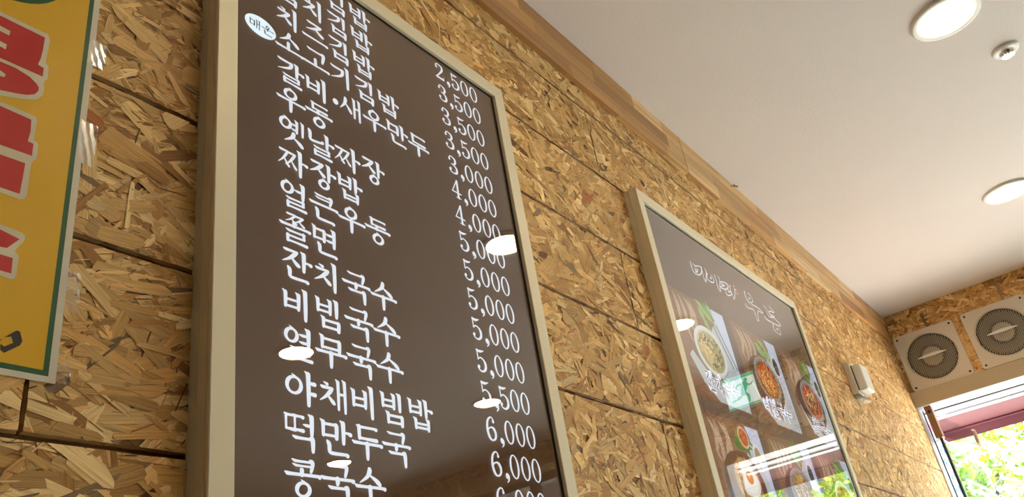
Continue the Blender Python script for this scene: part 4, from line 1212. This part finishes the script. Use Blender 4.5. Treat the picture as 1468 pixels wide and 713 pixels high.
# ------------------------------------------------------------------ glass door leaf swung outwards with its bracket
YH = .927
go = (XF + .01, YH, 1.15)
t = thing('glass_door_leaf', 'frameless clear glass leaf swung outwards at the left of the window', 'door', go)
P = [(XF + .04, 1.150), (7.85, 1.118)]
arc = [(7.93 + .15 * math.sin(a), .965 + .15 * math.cos(a)) for a in [math.pi * k / 16 for k in range(9)]]
pts = [(XF + .04, -.6), (8.08, -.6)] + [(x, z) for x, z in reversed(arc)] + [(XF + .04, 1.150)]
q = MB()
q.face([(x, YH, z) for x, z in pts])
q.build('glass_pane', M['outglass'], t, go)
q = MB()
for i in range(len(pts)):
    a, b = pts[i], pts[(i + 1) % len(pts)]
    q.face([(a[0], YH - .006, a[1]), (b[0], YH - .006, b[1]), (b[0], YH + .006, b[1]), (a[0], YH + .006, a[1])])
q.build('polished_edge', M['upvc'], t, go)
q = MB(); q.face([(XF + .06, YH - .002, 1.136), (7.88, YH - .002, 1.100), (7.88, YH - .002, 1.124), (XF + .06, YH - .002, 1.160)]); q.face([(XF + .06, YH + .004, 1.160), (7.88, YH + .004, 1.124), (7.88, YH + .004, 1.100), (XF + .06, YH + .004, 1.136)]); q.build('bright_edge_strip', M['upvc'], t, go)  # white strip added to paint the bright line along the glass edge
q = MB(); q.tube([(XF + .03, YH, -.6), (XF + .03, YH, 1.16)], .010, 8); q.build('pivot_post', M['gasket'], t, go)
q = MB(); q.box((XF + .0, YH - .020, 1.155), (XF + .075, YH + .028, 1.385), 0, .004); br = q.build('bracket', M['bracket'], t, go)
q = MB(); q.lathe([(0, -.004), (.010, -.004), (.012, 0)], 'x', (XF - .001, YH + .002, 1.342), 14); q.build('bolt', M['gasket'], br, go)
q = MB(); q.face([(XF + .08, YH, 1.345), (8.42, YH, 1.480), (8.30, YH, 1.335), (XF + .08, YH, 1.175)]); q.build('upper_sheet', M['outfilm'], t, go)
q = MB(); q.box((8.33, YH - .012, 1.325), (8.41, YH + .012, 1.490), 0, .003); q.build('end_clamp', M['bracket'], t, go)
q = MB(); q.box((6.80, YH - .008, .895), (8.45, YH - .003, .91)); q.build('mid_rail', M['upvc_grey'], t, go)
q = MB(); q.tube([(7.9, YH - .03, .965), (7.9, YH - .03, .905)], .002, 5); q.lathe([(0, -.026), (.016, 0), (0, .026)], 'z', (7.9, YH - .03, .885), 4, 0, False)
tag(q.build('hanging_ornament', M['gasket'], None, (7.9, YH, .9)), 'small dark diamond ornament hanging on a cord against the glass leaf', 'ornament')

# ------------------------------------------------------------------ outside: sign, awning, pavement, building, trees
so_ = (6.75, 1.25, .2)
t = thing('street_sign', 'white outdoor sign board with blue lettering, seen between window jamb and brown bracket', 'sign', so_)
q = MB(); q.box((6.95, .985, .30), (7.0, 1.30, 1.225), 0, .003); q.build('board', M['signwhite'], t, so_)
q = MB()
for r in range(5):
    for c in range(3):
        zz = 1.13 - r * .10; yy = 1.00 + c * .075
        for p in syllable('국수면우동만두밥김치잔비빔열무'[r * 3 + c]): q.face([(6.9490, yy + .06 * (1 - a), zz + .06 * (1 - b)) for a, b in p])
q.build('blue_lettering', M['signblue'], t, so_)
t = thing('round_sign', 'pale pink and white sign panel outside in the top corner of the window', 'sign', (6.75, 1.1, 1.3))
q = MB(); q.box((6.95, .985, 1.235), (7.0, 1.30, 1.42), 0, .003); q.build('board', M['signwhite'], t, (6.75, 1.1, 1.3))
q = MB(); q.disc(.032, -.001, 'x', (6.949, 1.045, 1.33), 24); q.build('pink_disc', M['pink'], t, (6.75, 1.1, 1.3))

aw = (XF + .2, -1.0, 1.7)
t = thing('awning', 'dark red fabric awning outside over the shop front', 'awning', aw)
q = MB()
ax0, az0, ax1, az1 = XF + .17, 1.88, 9.0, 1.108 * 9.0 / 6.43 + .10
rows = []
for i in range(7):
    s = i / 6
    rows.append([(ax0 + (ax1 - ax0) * s, 1.6 - 7.4 * k / 24, az0 + (az1 - az0) * s - .02 * math.sin(math.pi * s) ) for k in range(25)])
q.grid(rows, 0, None, True)
q.build('canopy', M['awning'], t, aw)
q = MB(); rows = [[(ax1, 1.6 - 7.4 * k / 96, az1) for k in range(97)], [(ax1, 1.6 - 7.4 * k / 96, az1 - .10) for k in range(97)]]
q.grid(rows, 0, None, False); q.build('valance', M['awning'], t, aw)
q = MB(); q.tube([(ax1 - .02, 1.6, az1 - .012), (ax1 - .02, -5.8, az1 - .012)], .010, 8); q.build('front_bar', M['awning'], t, aw)
for yy in (1.58, -5.75):
    q = MB(); q.tube([(ax0, yy, az0 - .30), (ax1 - .02, yy, az1 + .005)], .010, 6); q.build('support_arm', M['upvc'], t, aw)

q = MB(); q.box((XF + .16, -60, FLOOR - .35), (90, 60, FLOOR - .15))
tag(q.build('ground_outside', M['pavement'], None, (10, 0, FLOOR)), kind='structure')

bo = (34, 0, FLOOR)
t = thing('building', 'grey clad building with white mullions across the street behind the trees', 'building', bo)
q = MB(); q.box((34, -30, FLOOR - .2), (42, 22, 6.2)); q.build('wall', M['bldg'], t, bo)
q = MB(); q.box((33.7, -30, FLOOR - .2), (34, 22, 3.4)); q.build('lower_facade', M['bldg_white'], t, bo)
for i in range(26):
    y = 20 - i * 2.0
    q = MB(); q.box((33.75, y, 3.4), (34, y + .18, 6.2)); q.build('mullion', M['bldg_white'], t, bo)
for i in range(13):
    y = 19 - i * 4
    q = MB(); q.box((33.62, y - 2.6, .2), (33.72, y, 2.4)); fr = q.build('window', M['winglass'], t, bo)
q = MB(); q.box((33.4, -30, 6.2), (42.5, 22, 6.6)); q.build('roof_edge', M['bldg_white'], t, bo)

def tree(x, y, h, r, n, label, tones, seed, low=.35):
    rr = random.Random(seed)
    o = (x, y, FLOOR - .15)
    t = thing('street_tree', label, 'tree', o, 'trees beyond the awning')
    q = MB(); base = FLOOR - .15
    q.tube([(x, y, base), (x + .05, y + .04, base + (h - base) * .3), (x - .04, y + .02, base + (h - base) * .6), (x, y, h - r * .4)], [.14, .11, .08, .03], 10)
    q.build('trunk', M['bark'], t, o)
    puffs = []
    for k in range(16):
        a = rr.uniform(0, 6.28); e = rr.uniform(-.9, 1.0)
        puffs.append((x + r * .72 * math.cos(a) * math.cos(e), y + r * .72 * math.sin(a) * math.cos(e), h - r + r * .80 * math.sin(e), r * rr.uniform(.28, .46)))
    q = MB()
    for (px, py, pz, pr) in puffs[:9]:
        q.tube([(x, y, h - r * 1.6), ((x + px) / 2, (y + py) / 2, (h - r * 1.4 + pz) / 2), (px, py, pz)], [.04, .025, .008], 6)
    q.build('branches', M['bark'], t, o)
    q = MB()
    for k in range(n):
        px, py, pz, pr = rr.choice(puffs)
        v = Vector((rr.gauss(0, 1), rr.gauss(0, 1), rr.gauss(0, 1))).normalized() * pr * rr.uniform(.45, 1.05)
        c = Vector((px, py, pz)) + v
        a = Vector((rr.gauss(0, 1), rr.gauss(0, 1), rr.gauss(0, .6))).normalized(); b = a.cross(Vector((rr.gauss(0, 1), rr.gauss(0, 1), rr.gauss(0, 1)))).normalized()
        s = rr.uniform(.05, .10)
        col = rr.choice(tones)
        q.face([tuple(c - a * s), tuple(c - a * s * .2 + b * s * .42), tuple(c + a * s), tuple(c - a * s * .2 - b * s * .42)], 0, tuple(w * rr.uniform(.8, 1.15) for w in col))
    l = q.build('foliage', M['leaf'], t, o); l['kind'] = 'stuff'
pale = [lin(190, 200, 166), lin(150, 172, 104), lin(208, 208, 200), lin(108, 134, 44)]
lime = [lin(120, 148, 34), lin(98, 130, 26), lin(140, 166, 52), lin(74, 104, 24)]
TR = [(12.4, 1.35, 2.35, .95, 3600, 'pale blossoming tree outside, directly behind the right end of the window', pale, 11),
      (14.9, 3.1, 2.6, 1.1, 3600, 'light green tree outside behind the swung glass leaf', pale + lime, 12),
      (14.0, -.95, 2.9, 1.2, 5000, 'lime green tree outside, mirrored in the lower right of the picture sign', lime, 13),
      (15.5, -4.2, 3.0, 1.4, 4500, 'broad lime green tree outside the tall door opening', lime, 14),
      (17.6, .9, 3.2, 1.3, 4000, 'lime green tree standing farther back between the pale tree and the road', lime + pale[:1], 15),
      (15.5, 6.0, 2.6, 1.2, 3000, 'light green tree beyond the street sign', lime + pale[:2], 16)]
for a in TR: tree(*a[:5], a[5], a[6], a[7])

# small dry twig caught between the ceiling moulding and the ceiling
q = MB(); tw = (3.62, .970, 2.075)
q.tube([(3.60, .978, 2.070), (3.615, .968, 2.068), (3.64, .955, 2.074)], .0022, 5)
q.tube([(3.612, .970, 2.080), (3.618, .962, 2.068), (3.632, .955, 2.062)], .0016, 5)
q.tube([(3.622, .965, 2.083), (3.640, .966, 2.074)], .0014, 5)
tag(q.build('dry_twig', M['bark'], None, tw), 'tiny dry twig stuck on the wooden moulding beside the ceiling', 'twig')
